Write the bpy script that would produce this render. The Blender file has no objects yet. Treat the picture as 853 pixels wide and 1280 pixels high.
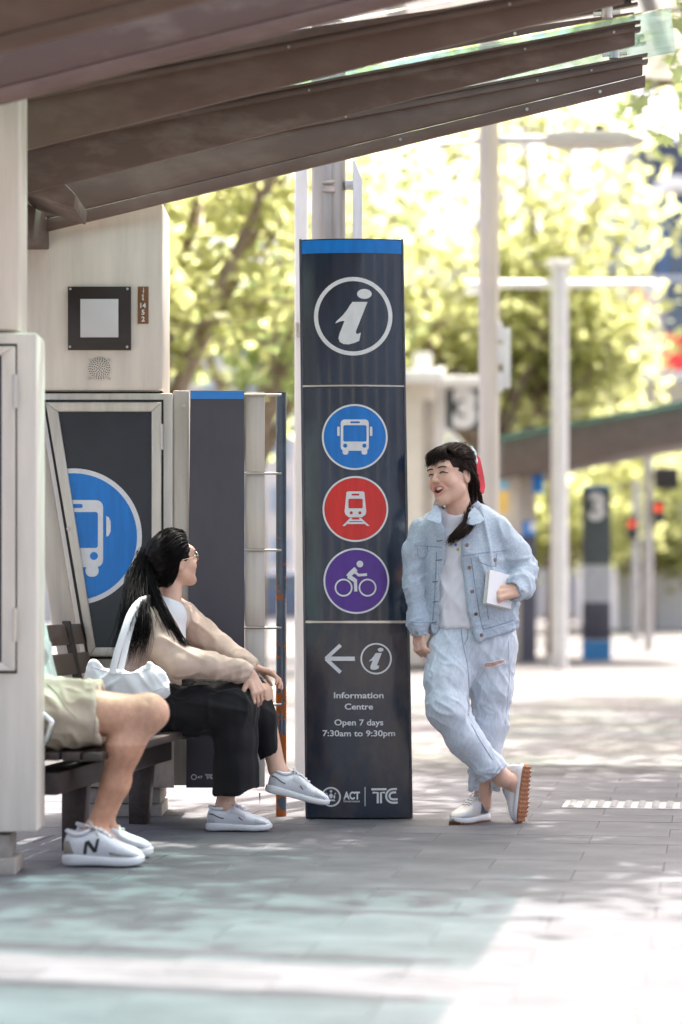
import bpy, bmesh, math, random
import numpy as np
from mathutils import Vector, Matrix
from mathutils.bvhtree import BVHTree

# ------------------------------------------------------------------ camera, sky, sun, exposure
scene = bpy.context.scene
COL = scene.collection
FPX, CX, HZ, CAMZ = 3021.0, 426.5, 740.0, 0.96      # focal length in photo pixels, centre column, horizon row, eye height
cam_d = bpy.data.cameras.new('camera'); cam = bpy.data.objects.new('camera', cam_d); COL.objects.link(cam)
cam.location = (0, 0, CAMZ); cam.rotation_euler = (math.radians(90), 0, 0)
cam_d.sensor_fit = 'HORIZONTAL'; cam_d.sensor_width = 24; cam_d.lens = 85
cam_d.shift_y = 100 / 853
cam_d.clip_start = 0.05; cam_d.clip_end = 1500
cam_d.dof.use_dof = True; cam_d.dof.focus_distance = 10.0; cam_d.dof.aperture_fstop = 1.5
scene.camera = cam

SUN = Vector((0.20, 0.40, 1.0)).normalized()         # towards the sun: high, behind and a little to the right
elev = math.asin(SUN.z); azim = math.atan2(SUN.x, SUN.y)
world = bpy.data.worlds.new('World'); scene.world = world; world.use_nodes = True
wn = world.node_tree.nodes; wl = world.node_tree.links
sky = wn.new('ShaderNodeTexSky'); sky.sky_type = 'NISHITA'; sky.sun_disc = False
sky.sun_elevation = elev; sky.sun_rotation = azim; sky.air_density = 0.6; sky.dust_density = 9.0; sky.ozone_density = 0.0
wn['Background'].inputs['Strength'].default_value = 0.15
wl.new(sky.outputs['Color'], wn['Background'].inputs['Color'])
sun_d = bpy.data.lights.new('sun', 'SUN'); sun_d.energy = 2.9; sun_d.angle = math.radians(0.53); sun_d.color = (1.0, 0.955, 0.89)
sun_o = bpy.data.objects.new('sun', sun_d); COL.objects.link(sun_o)
sun_o.rotation_euler = SUN.to_track_quat('Z', 'Y').to_euler(); sun_o.location = (5, 10, 20)
scene.view_settings.view_transform = 'Standard'; scene.view_settings.look = 'None'
scene.view_settings.gamma = 1.0; scene.view_settings.use_curve_mapping = False
scene.view_settings.exposure = 2.3
scene.render.engine = 'CYCLES'
scene.cycles.use_denoising = True
scene.cycles.max_bounces = 8; scene.cycles.transparent_max_bounces = 12
scene.cycles.caustics_reflective = False; scene.cycles.caustics_refractive = False
scene.cycles.sample_clamp_indirect = 8.0

random.seed(7); RNG = np.random.default_rng(7)

# ------------------------------------------------------------------ helpers
def P(px, py, Y):
    """world point that the photo shows at pixel (px,py) at distance Y"""
    return Vector(((px - CX) * Y / FPX, Y, CAMZ - (py - HZ) * Y / FPX))
def GY(py): return CAMZ * FPX / (py - HZ)             # distance of the ground seen at row py

def tag(o, label=None, cat=None, group=None, kind=None):
    if label: o['label'] = label
    if cat: o['category'] = cat
    if group: o['group'] = group
    if kind: o['kind'] = kind
    return o
def empty(name, loc=(0, 0, 0), parent=None):
    o = bpy.data.objects.new(name, None); COL.objects.link(o); o.location = loc
    if parent: o.parent = parent
    return o
def link(name, me, m=None, parent=None, smooth=False):
    o = bpy.data.objects.new(name, me); COL.objects.link(o)
    if m is not None:
        for mm in (m if isinstance(m, (list, tuple)) else [m]): me.materials.append(mm)
    if parent is not None:
        o.parent = parent
        o.matrix_parent_inverse = Matrix.Translation(-parent.location) if parent.parent is None else world_of(parent).inverted()
    if smooth: me.polygons.foreach_set('use_smooth', [True] * len(me.polygons))
    return o
def world_of(o):
    m = Matrix.Translation(o.location)
    if o.parent is not None: m = world_of(o.parent) @ o.matrix_parent_inverse @ m
    return m
def mesh_np(name, V, F):
    me = bpy.data.meshes.new(name)
    V = np.asarray(V, dtype=np.float32); F = np.asarray(F, dtype=np.int32); k = F.shape[1]
    me.vertices.add(len(V)); me.vertices.foreach_set('co', V.ravel())
    me.loops.add(F.size); me.loops.foreach_set('vertex_index', F.ravel())
    me.polygons.add(len(F)); me.polygons.foreach_set('loop_start', np.arange(0, F.size, k, dtype=np.int32))
    me.polygons.foreach_set('loop_total', np.full(len(F), k, dtype=np.int32))
    me.update(calc_edges=True); return me

class MB:
    """collects shapes, builds ONE mesh object"""
    def __init__(s): s.v = []; s.f = []
    def add(s, vs, fs):
        n = len(s.v); s.v += [tuple(v) for v in vs]; s.f += [tuple(i + n for i in f) for f in fs]; return s
    def box(s, lo, hi):
        x0, y0, z0 = lo; x1, y1, z1 = hi
        return s.add([(x0,y0,z0),(x1,y0,z0),(x1,y1,z0),(x0,y1,z0),(x0,y0,z1),(x1,y0,z1),(x1,y1,z1),(x0,y1,z1)],
                     [(0,3,2,1),(4,5,6,7),(0,1,5,4),(1,2,6,5),(2,3,7,6),(3,0,4,7)])
    def hexa(s, a, b):
        """a, b: two quads (4 points each) joined"""
        return s.add(list(a) + list(b), [(0,1,2,3),(7,6,5,4),(0,4,5,1),(1,5,6,2),(2,6,7,3),(3,7,4,0)])
    def prism(s, poly, y0, y1):
        """poly: (x,z) points, extruded along y"""
        n = len(poly)
        vs = [(x, y0, z) for x, z in poly] + [(x, y1, z) for x, z in poly]
        fs = [tuple(range(n)), tuple(range(2 * n - 1, n - 1, -1))]
        fs += [(i, i + n, (i + 1) % n + n, (i + 1) % n) for i in range(n)]
        return s.add(vs, fs)
    def tube(s, pts, r, n=8, cap=True):
        pts = [Vector(p) for p in pts]; m = len(pts)
        rs = r if isinstance(r, (list, tuple)) else [r] * m
        vs = []; ref = None
        for i in range(m):
            t = (pts[min(i + 1, m - 1)] - pts[max(i - 1, 0)]).normalized()
            if ref is None:
                ref = t.cross(Vector((0, 0, 1)) if abs(t.z) < .9 else Vector((1, 0, 0))).normalized()
            u = (ref - t * ref.dot(t)).normalized(); ref = u; w = t.cross(u)
            for k in range(n):
                a = 2 * math.pi * k / n
                vs.append(pts[i] + (u * math.cos(a) + w * math.sin(a)) * rs[i])
        fs = [(i*n+k, i*n+(k+1)%n, (i+1)*n+(k+1)%n, (i+1)*n+k) for i in range(m-1) for k in range(n)]
        if cap: fs += [tuple(range(n-1, -1, -1)), tuple((m-1)*n + k for k in range(n))]
        return s.add(vs, fs)
    def build(s, name, m, parent=None, smooth=False, bevel=0, seg=2):
        me = bpy.data.meshes.new(name); me.from_pydata(s.v, [], s.f)
        bm = bmesh.new(); bm.from_mesh(me)
        bmesh.ops.recalc_face_normals(bm, faces=bm.faces)
        if bevel:
            es = [e for e in bm.edges if len(e.link_faces) == 2 and e.calc_face_angle(0) > .5]
            bmesh.ops.bevel(bm, geom=es, offset=bevel, segments=seg, profile=.5, affect='EDGES', clamp_overlap=True)
        bm.to_mesh(me); bm.free()
        if bevel or smooth:
            me.polygons.foreach_set('use_smooth', [True] * len(me.polygons))
            if bevel:
                me.set_sharp_from_angle(angle=math.radians(35)) if hasattr(me, 'set_sharp_from_angle') else None
        return link(name, me, m, parent)

def copy_tree(o, parent=None):
    c = o.copy(); COL.objects.link(c); c.parent = parent
    for ch in [x for x in o.children]: copy_tree(ch, c)
    return c

# ------------------------------------------------------------------ materials
def mat(name, col, rough=.5, metal=0.0, var=.12, scale=6.0, bump=0.0, bscale=80.0, stretch=(1,1,1), col2=None,
        lo=.35, hi=.65, coat=0.0, spec=.5, sheen=0.0, sss=0.0, sss_r=(.02,.008,.004), rvar=0.0, detail=6, perobj=0.0, attr=None, trans=None, bdist=.01):
    m = bpy.data.materials.new(name); m.use_nodes = True
    n = m.node_tree.nodes; l = m.node_tree.links; b = n['Principled BSDF']
    b.inputs['Roughness'].default_value = rough; b.inputs['Metallic'].default_value = metal
    b.inputs['Specular IOR Level'].default_value = spec
    if coat: b.inputs['Coat Weight'].default_value = coat; b.inputs['Coat Roughness'].default_value = .08
    if sheen: b.inputs['Sheen Weight'].default_value = sheen; b.inputs['Sheen Roughness'].default_value = .5
    if sss:
        b.inputs['Subsurface Weight'].default_value = sss; b.inputs['Subsurface Radius'].default_value = sss_r
        b.inputs['Subsurface Scale'].default_value = 1.0
    tc = n.new('ShaderNodeTexCoord'); mp = n.new('ShaderNodeMapping'); mp.inputs['Scale'].default_value = stretch
    l.new(tc.outputs['Object'], mp.inputs['Vector'])
    nz = n.new('ShaderNodeTexNoise'); nz.inputs['Scale'].default_value = scale; nz.inputs['Detail'].default_value = detail
    nz.inputs['Roughness'].default_value = .6
    l.new(mp.outputs['Vector'], nz.inputs['Vector'])
    rp = n.new('ShaderNodeValToRGB'); l.new(nz.outputs['Fac'], rp.inputs['Fac'])
    c = np.array(col[:3]); c1 = np.clip(c * (1 - var), 0, 1); c2 = np.clip(c * (1 + var), 0, 1) if col2 is None else np.array(col2[:3])
    rp.color_ramp.elements[0].position = lo; rp.color_ramp.elements[1].position = hi
    rp.color_ramp.elements[0].color = (*(c1 if col2 is None else c), 1); rp.color_ramp.elements[1].color = (*c2, 1)
    out = rp.outputs['Color']
    if attr:
        at = n.new('ShaderNodeAttribute'); at.attribute_name = attr
        mx = n.new('ShaderNodeMix'); mx.data_type = 'RGBA'; mx.blend_type = 'MULTIPLY'; mx.inputs['Factor'].default_value = 1
        l.new(out, mx.inputs['A']); l.new(at.outputs['Color'], mx.inputs['B']); out = mx.outputs['Result']
    if perobj:
        oi = n.new('ShaderNodeObjectInfo'); mr = n.new('ShaderNodeMapRange')
        mr.inputs['To Min'].default_value = 1 - perobj; mr.inputs['To Max'].default_value = 1 + perobj
        l.new(oi.outputs['Random'], mr.inputs['Value'])
        hs = n.new('ShaderNodeHueSaturation'); l.new(mr.outputs['Result'], hs.inputs['Value']); l.new(out, hs.inputs['Color']); out = hs.outputs['Color']
    l.new(out, b.inputs['Base Color'])
    if rvar:
        mr = n.new('ShaderNodeMapRange'); mr.inputs['To Min'].default_value = max(0, rough - rvar); mr.inputs['To Max'].default_value = min(1, rough + rvar)
        l.new(nz.outputs['Fac'], mr.inputs['Value']); l.new(mr.outputs['Result'], b.inputs['Roughness'])
    if bump:
        bn = n.new('ShaderNodeTexNoise'); bn.inputs['Scale'].default_value = bscale; bn.inputs['Detail'].default_value = 4
        l.new(mp.outputs['Vector'], bn.inputs['Vector'])
        bp = n.new('ShaderNodeBump'); bp.inputs['Strength'].default_value = bump; bp.inputs['Distance'].default_value = bdist
        l.new(bn.outputs['Fac'], bp.inputs['Height']); l.new(bp.outputs['Normal'], b.inputs['Normal'])
    if trans:
        tr = n.new('ShaderNodeBsdfTranslucent'); tr.inputs['Color'].default_value = (*trans[1], 1)
        ms = n.new('ShaderNodeMixShader'); ms.inputs['Fac'].default_value = trans[0]
        l.new(b.outputs['BSDF'], ms.inputs[1]); l.new(tr.outputs['BSDF'], ms.inputs[2])
        l.new(ms.outputs['Shader'], n['Material Output'].inputs['Surface'])
    return m

def glass_mat(name, tint, gloss=.08, rough=.02):
    m = bpy.data.materials.new(name); m.use_nodes = True
    n = m.node_tree.nodes; l = m.node_tree.links; n.remove(n['Principled BSDF'])
    t = n.new('ShaderNodeBsdfTransparent'); g = n.new('ShaderNodeBsdfGlossy'); g.inputs['Roughness'].default_value = rough
    tl = n.new('ShaderNodeBsdfTranslucent'); tl.inputs['Color'].default_value = (.7, .8, .74, 1)
    nz = n.new('ShaderNodeTexNoise'); nz.inputs['Scale'].default_value = 5; nz.inputs['Detail'].default_value = 6
    tc = n.new('ShaderNodeTexCoord'); mp = n.new('ShaderNodeMapping'); mp.inputs['Scale'].default_value = (.5, 4, 1)
    l.new(tc.outputs['Object'], mp.inputs['Vector']); l.new(mp.outputs['Vector'], nz.inputs['Vector'])
    rp = n.new('ShaderNodeValToRGB'); rp.color_ramp.elements[0].position = .38; rp.color_ramp.elements[1].position = .68
    rp.color_ramp.elements[0].color = (*tint, 1); rp.color_ramp.elements[1].color = (*[c * .8 for c in tint], 1)
    l.new(nz.outputs['Fac'], rp.inputs['Fac']); l.new(rp.outputs['Color'], t.inputs['Color'])
    m1 = n.new('ShaderNodeMixShader'); m1.inputs['Fac'].default_value = .14
    l.new(t.outputs['BSDF'], m1.inputs[1]); l.new(tl.outputs['BSDF'], m1.inputs[2])
    m2 = n.new('ShaderNodeMixShader'); fr = n.new('ShaderNodeFresnel'); fr.inputs['IOR'].default_value = 1.45
    l.new(fr.outputs['Fac'], m2.inputs['Fac']); l.new(m1.outputs['Shader'], m2.inputs[1]); l.new(g.outputs['BSDF'], m2.inputs[2])
    l.new(m2.outputs['Shader'], n['Material Output'].inputs['Surface'])
    return m

M = {}
M['steel'] = mat('brushed_steel', (.60,.55,.485), rough=.38, metal=.3, var=.10, scale=3.5, stretch=(6,6,.5), rvar=.12, bump=.05, bscale=60)
M['steel_top'] = mat('satin_steel', (.72,.645,.565), rough=.42, metal=.15, var=.09, scale=2.2, stretch=(5,5,.6), rvar=.1, bump=.04, bscale=40)
M['steel_old'] = mat('stained_steel', (.48,.415,.355), rough=.5, metal=.2, var=.28, scale=7, stretch=(2,2,1), rvar=.15, bump=.1, bscale=50)
M['brown'] = mat('brown_painted_steel', (.140,.086,.069), rough=.5, col2=(.20,.136,.11), lo=.46, hi=.74, scale=2.6, stretch=(1.2,2,3), rvar=.12, bump=.06, bscale=30, spec=.35)
M['brown_dusty'] = mat('dusty_brown_steel', (.135,.088,.072), rough=.55, col2=(.23,.172,.143), lo=.5, hi=.72, scale=3.2, stretch=(1.2,2,3), rvar=.1, spec=.35)
M['gap'] = mat('black_rubber', (.02,.018,.017), rough=.7)
M['white_metal'] = mat('white_painted_metal', (.72,.71,.69), rough=.45, var=.06, scale=5, stretch=(3,3,.6))
M['pole_grey'] = mat('grey_galvanised_pole', (.40,.365,.325), rough=.45, metal=.35, var=.14, scale=5, stretch=(4,4,.4), rvar=.1)
M['navy'] = mat('navy_sign_enamel', (.016,.027,.049), rough=.15, var=.25, scale=3, stretch=(5,1,1), rvar=.08, coat=.5, bump=.012, bscale=12, spec=.5)
M['navy_worn'] = mat('worn_navy_enamel', (.017,.026,.046), rough=.22, col2=(.062,.053,.053), lo=.46, hi=.66, scale=2.6, stretch=(2.2,1,1.1), rvar=.12, coat=.25, bump=.03, bscale=70)
M['slate'] = mat('slate_grey_panel', (.072,.066,.078), rough=.5, var=.12, scale=2.0, stretch=(3,1,1), rvar=.1)
M['poster_dark'] = mat('dark_poster_print', (.018,.021,.034), rough=.3, var=.2, scale=3)
M['sign_white'] = mat('white_sign_print', (.72,.72,.72), rough=.4, var=.05, scale=30)
M['sign_blue'] = mat('blue_sign_print', (.001,.175,.56), rough=.32, var=.10, scale=6, stretch=(6,1,1))
M['sign_red'] = mat('red_sign_print', (.66,.022,.017), rough=.32, var=.10, scale=6, stretch=(6,1,1))
M['sign_purple'] = mat('purple_sign_print', (.085,.022,.26), rough=.32, var=.10, scale=6, stretch=(6,1,1))
M['bolt'] = mat('bolt_metal', (.55,.52,.48), rough=.3, metal=.9)
M['lens'] = mat('frosted_lens', (.62,.60,.60), rough=.35, var=.03)
M['plate'] = mat('bronze_plate', (.19,.085,.035), rough=.4, metal=.3, var=.15)
M['glass'] = glass_mat('green_roof_glass', (.36,.64,.61))
M['concrete'] = mat('concrete_block', (.36,.32,.275), rough=.85, var=.16, scale=9, bump=.3, bscale=60)
# ------------------------------------------------------------------ ground and paving
def brick_ground(name, c1, c2, mortar, ang):
    m = bpy.data.materials.new(name); m.use_nodes = True
    n = m.node_tree.nodes; l = m.node_tree.links; b = n['Principled BSDF']; b.inputs['Roughness'].default_value = .8; b.inputs['Specular IOR Level'].default_value = .12
    tc = n.new('ShaderNodeTexCoord'); mp = n.new('ShaderNodeMapping'); mp.inputs['Rotation'].default_value = (0, 0, ang)
    br = n.new('ShaderNodeTexBrick'); br.inputs['Scale'].default_value = 1; br.inputs['Brick Width'].default_value = .6; br.inputs['Row Height'].default_value = .3
    br.inputs['Mortar Size'].default_value = .004
    br.inputs['Color1'].default_value = (*c1, 1); br.inputs['Color2'].default_value = (*c2, 1); br.inputs['Mortar'].default_value = (*mortar, 1)
    nz = n.new('ShaderNodeTexNoise'); nz.inputs['Scale'].default_value = 1.3; nz.inputs['Detail'].default_value = 6
    mx = n.new('ShaderNodeMix'); mx.data_type = 'RGBA'; mx.blend_type = 'MULTIPLY'; mx.inputs['Factor'].default_value = .35
    l.new(tc.outputs['Object'], mp.inputs['Vector']); l.new(mp.outputs['Vector'], br.inputs['Vector']); l.new(tc.outputs['Object'], nz.inputs['Vector'])
    l.new(br.outputs['Color'], mx.inputs['A']); l.new(nz.outputs['Color'], mx.inputs['B']); l.new(mx.outputs['Result'], b.inputs['Base Color'])
    return m
ROT = -math.atan(.154)                                  # the shelter and the paving stand 8.8 degrees off the picture plane
U = Vector((1, -.154, 0)).normalized(); Vv = Vector((.154, 1, 0)).normalized()
M['ground'] = brick_ground('far_paving', (.165,.16,.155), (.148,.144,.14), (.11,.105,.10), -ROT)
M['slab'] = mat('paving_slab_stone', (.112,.109,.117), spec=.12, rough=.75, var=.20, scale=3.5, bump=.12, bscale=220, rvar=.14, perobj=.06, bdist=.004)
def speckle(m, scale, thr, col):
    """gum spots, leaf crumbs and grit"""
    n = m.node_tree.nodes; l = m.node_tree.links; b = n['Principled BSDF']; src = b.inputs['Base Color'].links[0].from_socket
    ge = n.new('ShaderNodeNewGeometry'); vo = n.new('ShaderNodeTexVoronoi'); vo.inputs['Scale'].default_value = scale; l.new(ge.outputs['Position'], vo.inputs['Vector'])
    nz = n.new('ShaderNodeTexNoise'); nz.inputs['Scale'].default_value = scale*2.2; l.new(ge.outputs['Position'], nz.inputs['Vector'])
    ad = n.new('ShaderNodeMath'); ad.operation = 'MULTIPLY_ADD'; ad.inputs[1].default_value = .12; l.new(nz.outputs['Fac'], ad.inputs[0]); l.new(vo.outputs['Distance'], ad.inputs[2])
    lt = n.new('ShaderNodeMath'); lt.operation = 'LESS_THAN'; lt.inputs[1].default_value = thr; l.new(ad.outputs['Value'], lt.inputs[0])
    mx = n.new('ShaderNodeMix'); mx.data_type = 'RGBA'; mx.inputs['B'].default_value = (*col, 1); l.new(lt.outputs['Value'], mx.inputs['Factor']); l.new(src, mx.inputs['A']); l.new(mx.outputs['Result'], b.inputs['Base Color'])
speckle(M['slab'], 4.5, .105, (.06,.055,.055)); speckle(M['slab'], 11, .10, (.05,.042,.035))
M['mortar'] = mat('paving_joint', (.075,.073,.073), spec=.1, rough=.9)
g = MB(); g.add([(-400,-60,-.010),(400,-60,-.010),(400,900,-.010),(-400,900,-.010)], [(0,1,2,3)])
tag(g.build('ground', M['ground']), kind='structure')
pv = MB(); pv.add([tuple(U*a + Vv*b + Vector((0,0,-.0022))) for a, b in ((-4,4.2),(3,4.2),(4,13.5),(-4,13.5))], [(0,1,2,3)])
pave = tag(pv.build('pavement', M['mortar']), kind='structure')
sl = MB()
a, b, t, c = .2988, .1489, 0.0, .0018
sl.add([(-a,-b,-.03),(a,-b,-.03),(a,b,-.03),(-a,b,-.03),(-a,-b,-c),(a,-b,-c),(a,b,-c),(-a,b,-c),(-a+c,-b+c,0),(a-c,-b+c,0),(a-c,b-c,0),(-a+c,b-c,0)],
       [(0,1,5,4),(1,2,6,5),(2,3,7,6),(3,0,4,7),(4,5,9,8),(5,6,10,9),(6,7,11,10),(7,4,8,11),(8,9,10,11)])
slab_me = None; nslab = 0
for j in range(14, 46):
    for i in range(-9, 9):
        ctr = U * (.6 * (i + .5 * (j % 2)) + .13) + Vv * (.3 * j + .1)
        Y = ctr.y
        if Y < 5.0 or Y > 12.7: continue
        if abs(ctr.x) > .1412 * Y + .48: continue
        if slab_me is None:
            s0 = sl.build('slab', M['slab'], pave); slab_me = s0.data; o = s0
        else:
            o = bpy.data.objects.new('slab', slab_me); COL.objects.link(o); o.parent = pave
        o.location = ctr; o.rotation_euler = (RNG.normal(0, .0012), RNG.normal(0, .0012), ROT); nslab += 1
        o.location.z = RNG.normal(0, .0006)
print('slabs', nslab)
# tactile strip of raised studs across the paving
M['tactile'] = mat('pale_tactile_stone', (.36,.35,.33), rough=.7, var=.08)
ts = empty('tactile_strip', tuple(Vv * 10.92 + U * .235))
tag(ts, 'pale strip of raised tactile studs set across the paving behind the standing person', 'tactile strip')
sb = MB(); sb.box((-.9,-.17,.0005),(1.0,.17,.004))
o = bpy.data.objects.new; base = sb.build('base_plate', M['tactile']); base.parent = ts; base.rotation_euler = (0,0,ROT)
st = MB(); n = 8
vs = [(.019*math.cos(k*math.pi/4), .019*math.sin(k*math.pi/4), .004) for k in range(8)] + [(.013*math.cos(k*math.pi/4), .013*math.sin(k*math.pi/4), .012) for k in range(8)]
st.add(vs, [(k,(k+1)%8,8+(k+1)%8,8+k) for k in range(8)] + [tuple(range(8,16))])
st_me = None
for r in range(5):
    for q in range(30):
        if st_me is None:
            o = st.build('stud', M['tactile'], None); st_me = o.data
        else:
            o = bpy.data.objects.new('stud', st_me); COL.objects.link(o)
        o.parent = ts; o.location = U * (-.86 + .062 * q) + Vv * (-.13 + .064 * r)
# ------------------------------------------------------------------ flat print (symbols, lettering) laid on real surfaces
def circ(cx, cy, r, n=40, ry=None, rot=0):
    ry = ry or r; c, s = math.cos(rot), math.sin(rot)
    return [(cx + r*math.cos(a)*c - ry*math.sin(a)*s, cy + r*math.cos(a)*s + ry*math.sin(a)*c) for a in [2*math.pi*k/n for k in range(n)]]
def rr(x0, y0, x1, y1, r, n=5):
    out = []
    for cx, cy, a0 in ((x1-r,y1-r,0),(x0+r,y1-r,90),(x0+r,y0+r,180),(x1-r,y0+r,270)):
        out += [(cx + r*math.cos(math.radians(a0+90*k/n)), cy + r*math.sin(math.radians(a0+90*k/n))) for k in range(n+1)]
    return out
def stroke(pts, w):
    """a thick polyline as one contour"""
    L, R = [], []
    for i in range(len(pts)):
        a = Vector(pts[max(i-1,0)]).to_2d() if False else Vector((*pts[max(i-1,0)],)); b = Vector((*pts[min(i+1,len(pts)-1)],))
        d = (b - a).normalized(); nrm = Vector((-d.y, d.x)) * (w/2); p = Vector((*pts[i],))
        L.append(tuple(p + nrm)); R.append(tuple(p - nrm))
    return L + R[::-1]
def arc(cx, cy, r, a0, a1, n=16): return [(cx + r*math.cos(math.radians(a0+(a1-a0)*k/n)), cy + r*math.sin(math.radians(a0+(a1-a0)*k/n))) for k in range(n+1)]
def fill_mesh(contours):
    cu = bpy.data.curves.new('tmp', 'CURVE'); cu.dimensions = '2D'; cu.fill_mode = 'BOTH'
    for c in contours:
        sp = cu.splines.new('POLY'); sp.points.add(len(c)-1); sp.use_cyclic_u = True
        for p, q in zip(sp.points, c): p.co = (q[0], -q[1], 0, 1)
    return cv_mesh(cu)
def cv_mesh(cu):
    ob = bpy.data.objects.new('tmp', cu); COL.objects.link(ob)
    dg = bpy.context.evaluated_depsgraph_get(); dg.update()
    me = bpy.data.meshes.new_from_object(ob.evaluated_get(dg)); bpy.data.objects.remove(ob); bpy.data.curves.remove(cu)
    return me
def text_mesh(s, cx, cy, w=None, cap=None, bold=0.0, rot90=False, spacing=1.0):
    cu = bpy.data.curves.new('tmp', 'FONT'); cu.body = s; cu.size = 1; cu.offset = bold; cu.align_x = 'CENTER'; cu.space_character = spacing
    cu.resolution_u = 4
    me = cv_mesh(cu)
    co = np.zeros(len(me.vertices)*3, np.float32); me.vertices.foreach_get('co', co); co = co.reshape(-1,3)
    lo, hi = co.min(0), co.max(0)
    sy = cap / .73; sx = sy if w is None else w / (hi[0]-lo[0])
    co[:,0] = (co[:,0] - (lo[0]+hi[0])/2) * sx + cx; co[:,1] = (co[:,1] - .365) * sy - cy
    me.vertices.foreach_set('co', co.ravel()); return me
def decal(name, me, mapper, m, parent, step=8, off=0):
    """lay a flat mesh drawn in photo pixels (x,-y) on a surface through mapper(px,py,off)"""
    bm = bmesh.new(); bm.from_mesh(me)
    xs = [v.co.x for v in bm.verts]
    if step:
        x = math.floor(min(xs)/step)*step + step
        while x < max(xs):
            bmesh.ops.bisect_plane(bm, geom=bm.verts[:]+bm.edges[:]+bm.faces[:], plane_co=(x,0,0), plane_no=(1,0,0)); x += step
    for v in bm.verts: v.co = mapper(v.co.x, -v.co.y, off)
    bmesh.ops.remove_doubles(bm, verts=bm.verts, dist=1e-5)
    for f in bm.faces:
        f.normal_update()
        if f.normal.y > 0: f.normal_flip()
    bm.to_mesh(me); bm.free(); me.name = name
    return link(name, me, m, parent)
def plane_map(Y): return lambda x, y, o: P(x, y, Y) + Vector((0, -o, 0))

# ------------------------------------------------------------------ totem sign
TY = 10.22; BULGE = .035
def t_edges(py):
    t = (py - 299) / 724; return 375.2 + 8.0*t, 503.5 + 11.7*t
def t_map(px, py, off=0.0):
    l, r = t_edges(py); u = (px - (l+r)/2) / ((r-l)/2); u = max(-1.05, min(1.05, u))
    p = P(px, py, TY); p.y += -BULGE*(1-u*u) - off
    return p
totem = empty('totem_sign', P(449, 1023, TY+.05)); totem.location.z = 0
tag(totem, 'tall navy information totem with blue, red and purple round symbols on the paving', 'sign')
def t_panel(name, y0, y1, m):
    mb = MB(); nu, nv = 14, 10; vs = []
    for j in range(nv+1):
        py = y0 + (y1-y0)*j/nv; l, r = t_edges(py); l += 2.2; r -= 2.2
        for i in range(nu+1): vs.append(t_map(l+(r-l)*i/nu, py))
    nb = len(vs)
    for j in range(nv+1):
        for i in (0, nu):
            p = vs[j*(nu+1)+i].copy(); p.y = TY+.10; vs.append(p)
    fs = [(j*(nu+1)+i, (j+1)*(nu+1)+i, (j+1)*(nu+1)+i+1, j*(nu+1)+i+1) for j in range(nv) for i in range(nu)]
    for j in range(nv):
        fs += [(j*(nu+1), nb+j*2, nb+(j+1)*2, (j+1)*(nu+1)), (j*(nu+1)+nu, (j+1)*(nu+1)+nu, nb+(j+1)*2+1, nb+j*2+1), (nb+j*2, nb+j*2+1, nb+(j+1)*2+1, nb+(j+1)*2)]
    fs += [tuple(range(nu, -1, -1)) + (nb, nb+1), tuple(nv*(nu+1)+i for i in range(nu+1)) + (nb+2*nv+1, nb+2*nv)]
    mb.add(vs, fs); return mb.build(name, m, totem, smooth=True)
tp1 = t_panel('top_panel', 299.5, 481, M['navy']); tp2 = t_panel('middle_panel', 484.5, 776, M['navy']); tp3 = t_panel('bottom_panel', 779, 1021.5, M['navy_worn'])
for o in (tp1, tp2, tp3):
    o.data.set_sharp_from_angle(angle=math.radians(40))
for side in (0, 1):                                       # edge trims
    mb = MB(); q = []
    for py in (298.5, 1022.5):
        e = t_edges(py)[side]; e0, e1 = (e-1.2, e+2.0) if side == 0 else (e-2.0, e+1.2)
        a_, b_ = P(e0, py, TY-.004), P(e1, py, TY-.004)
        q.append([a_, b_, b_+Vector((0,.118,0)), a_+Vector((0,.118,0))])
    mb.hexa(q[0], q[1]); mb.build('edge_trim', mat('anodised_trim', (.10,.10,.115), rough=.35, metal=.6, var=.2, scale=8), totem, bevel=.002)
for py in (482.8, 777.5):                                 # thin bright strips between the panels
    l, r = t_edges(py); mb = MB(); vs = []
    for dy in (-.9, .9):
        for i in range(13): vs.append(t_map(l+(r-l)*i/12, py+dy, .003))
        for i in range(13): p = t_map(l+(r-l)*i/12, py+dy, .003); p.y = TY+.08; vs.append(p)
    fs = [(i, i+1, 27+i, 26+i) for i in range(12)] + [(i, 13+i, 14+i, i+1) for i in range(12)] + [(26+i, 27+i, 40+i, 39+i) for i in range(12)]
    mb.add(vs, fs); mb.build('joint_strip', M['bolt'], totem)
mb = MB(); a_ = P(433, 1021, TY+.03); b_ = P(462, 1021, TY+.03); mb.box((a_.x, TY+.0, -.002), (b_.x, TY+.09, a_.z+.004)); mb.build('foot', M['gap'], totem)
W_, B_ = M['sign_white'], M['sign_blue']
E = .0022
decal('blue_band', fill_mesh([[(377.4,301),(501.6,301),(501.9,317.5),(377.6,317.5)]]), t_map, B_, tp1, off=E)
def i_sym(cx, cy, s, par):
    sc = lambda pts: [(cx + (u-205)*s, cy + (v-267)*s) for u, v in pts]
    body = [(203,222),(250,222),(245,234),(216,308),(213,318),(217,323),(229,318),(224,344),(210,350),(192,355),(175,354),(163,347),(159,336),(162,322),(178,281),(165,283),(149,289),(152,283),(172,264),(186,247),(195,232)]
    decal('ring', fill_mesh([circ(cx,cy,123*s,56), circ(cx,cy,110*s,56)]), t_map, W_, par, off=E)
    decal('information_symbol', fill_mesh([sc(body)]), t_map, W_, par, off=E)
    decal('symbol_dot', fill_mesh([sc(circ(240,197,23,24,ry=15.5))]), t_map, W_, par, off=E)
i_sym(441.7, 396.4, 1/2.51, tp1); i_sym(470.3, 823.2, 1/6.27, tp3)
def T(u, v): return (360+u/2.51, 290+v/2.51)
def TT(c): return [T(*q) for q in c]
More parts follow.
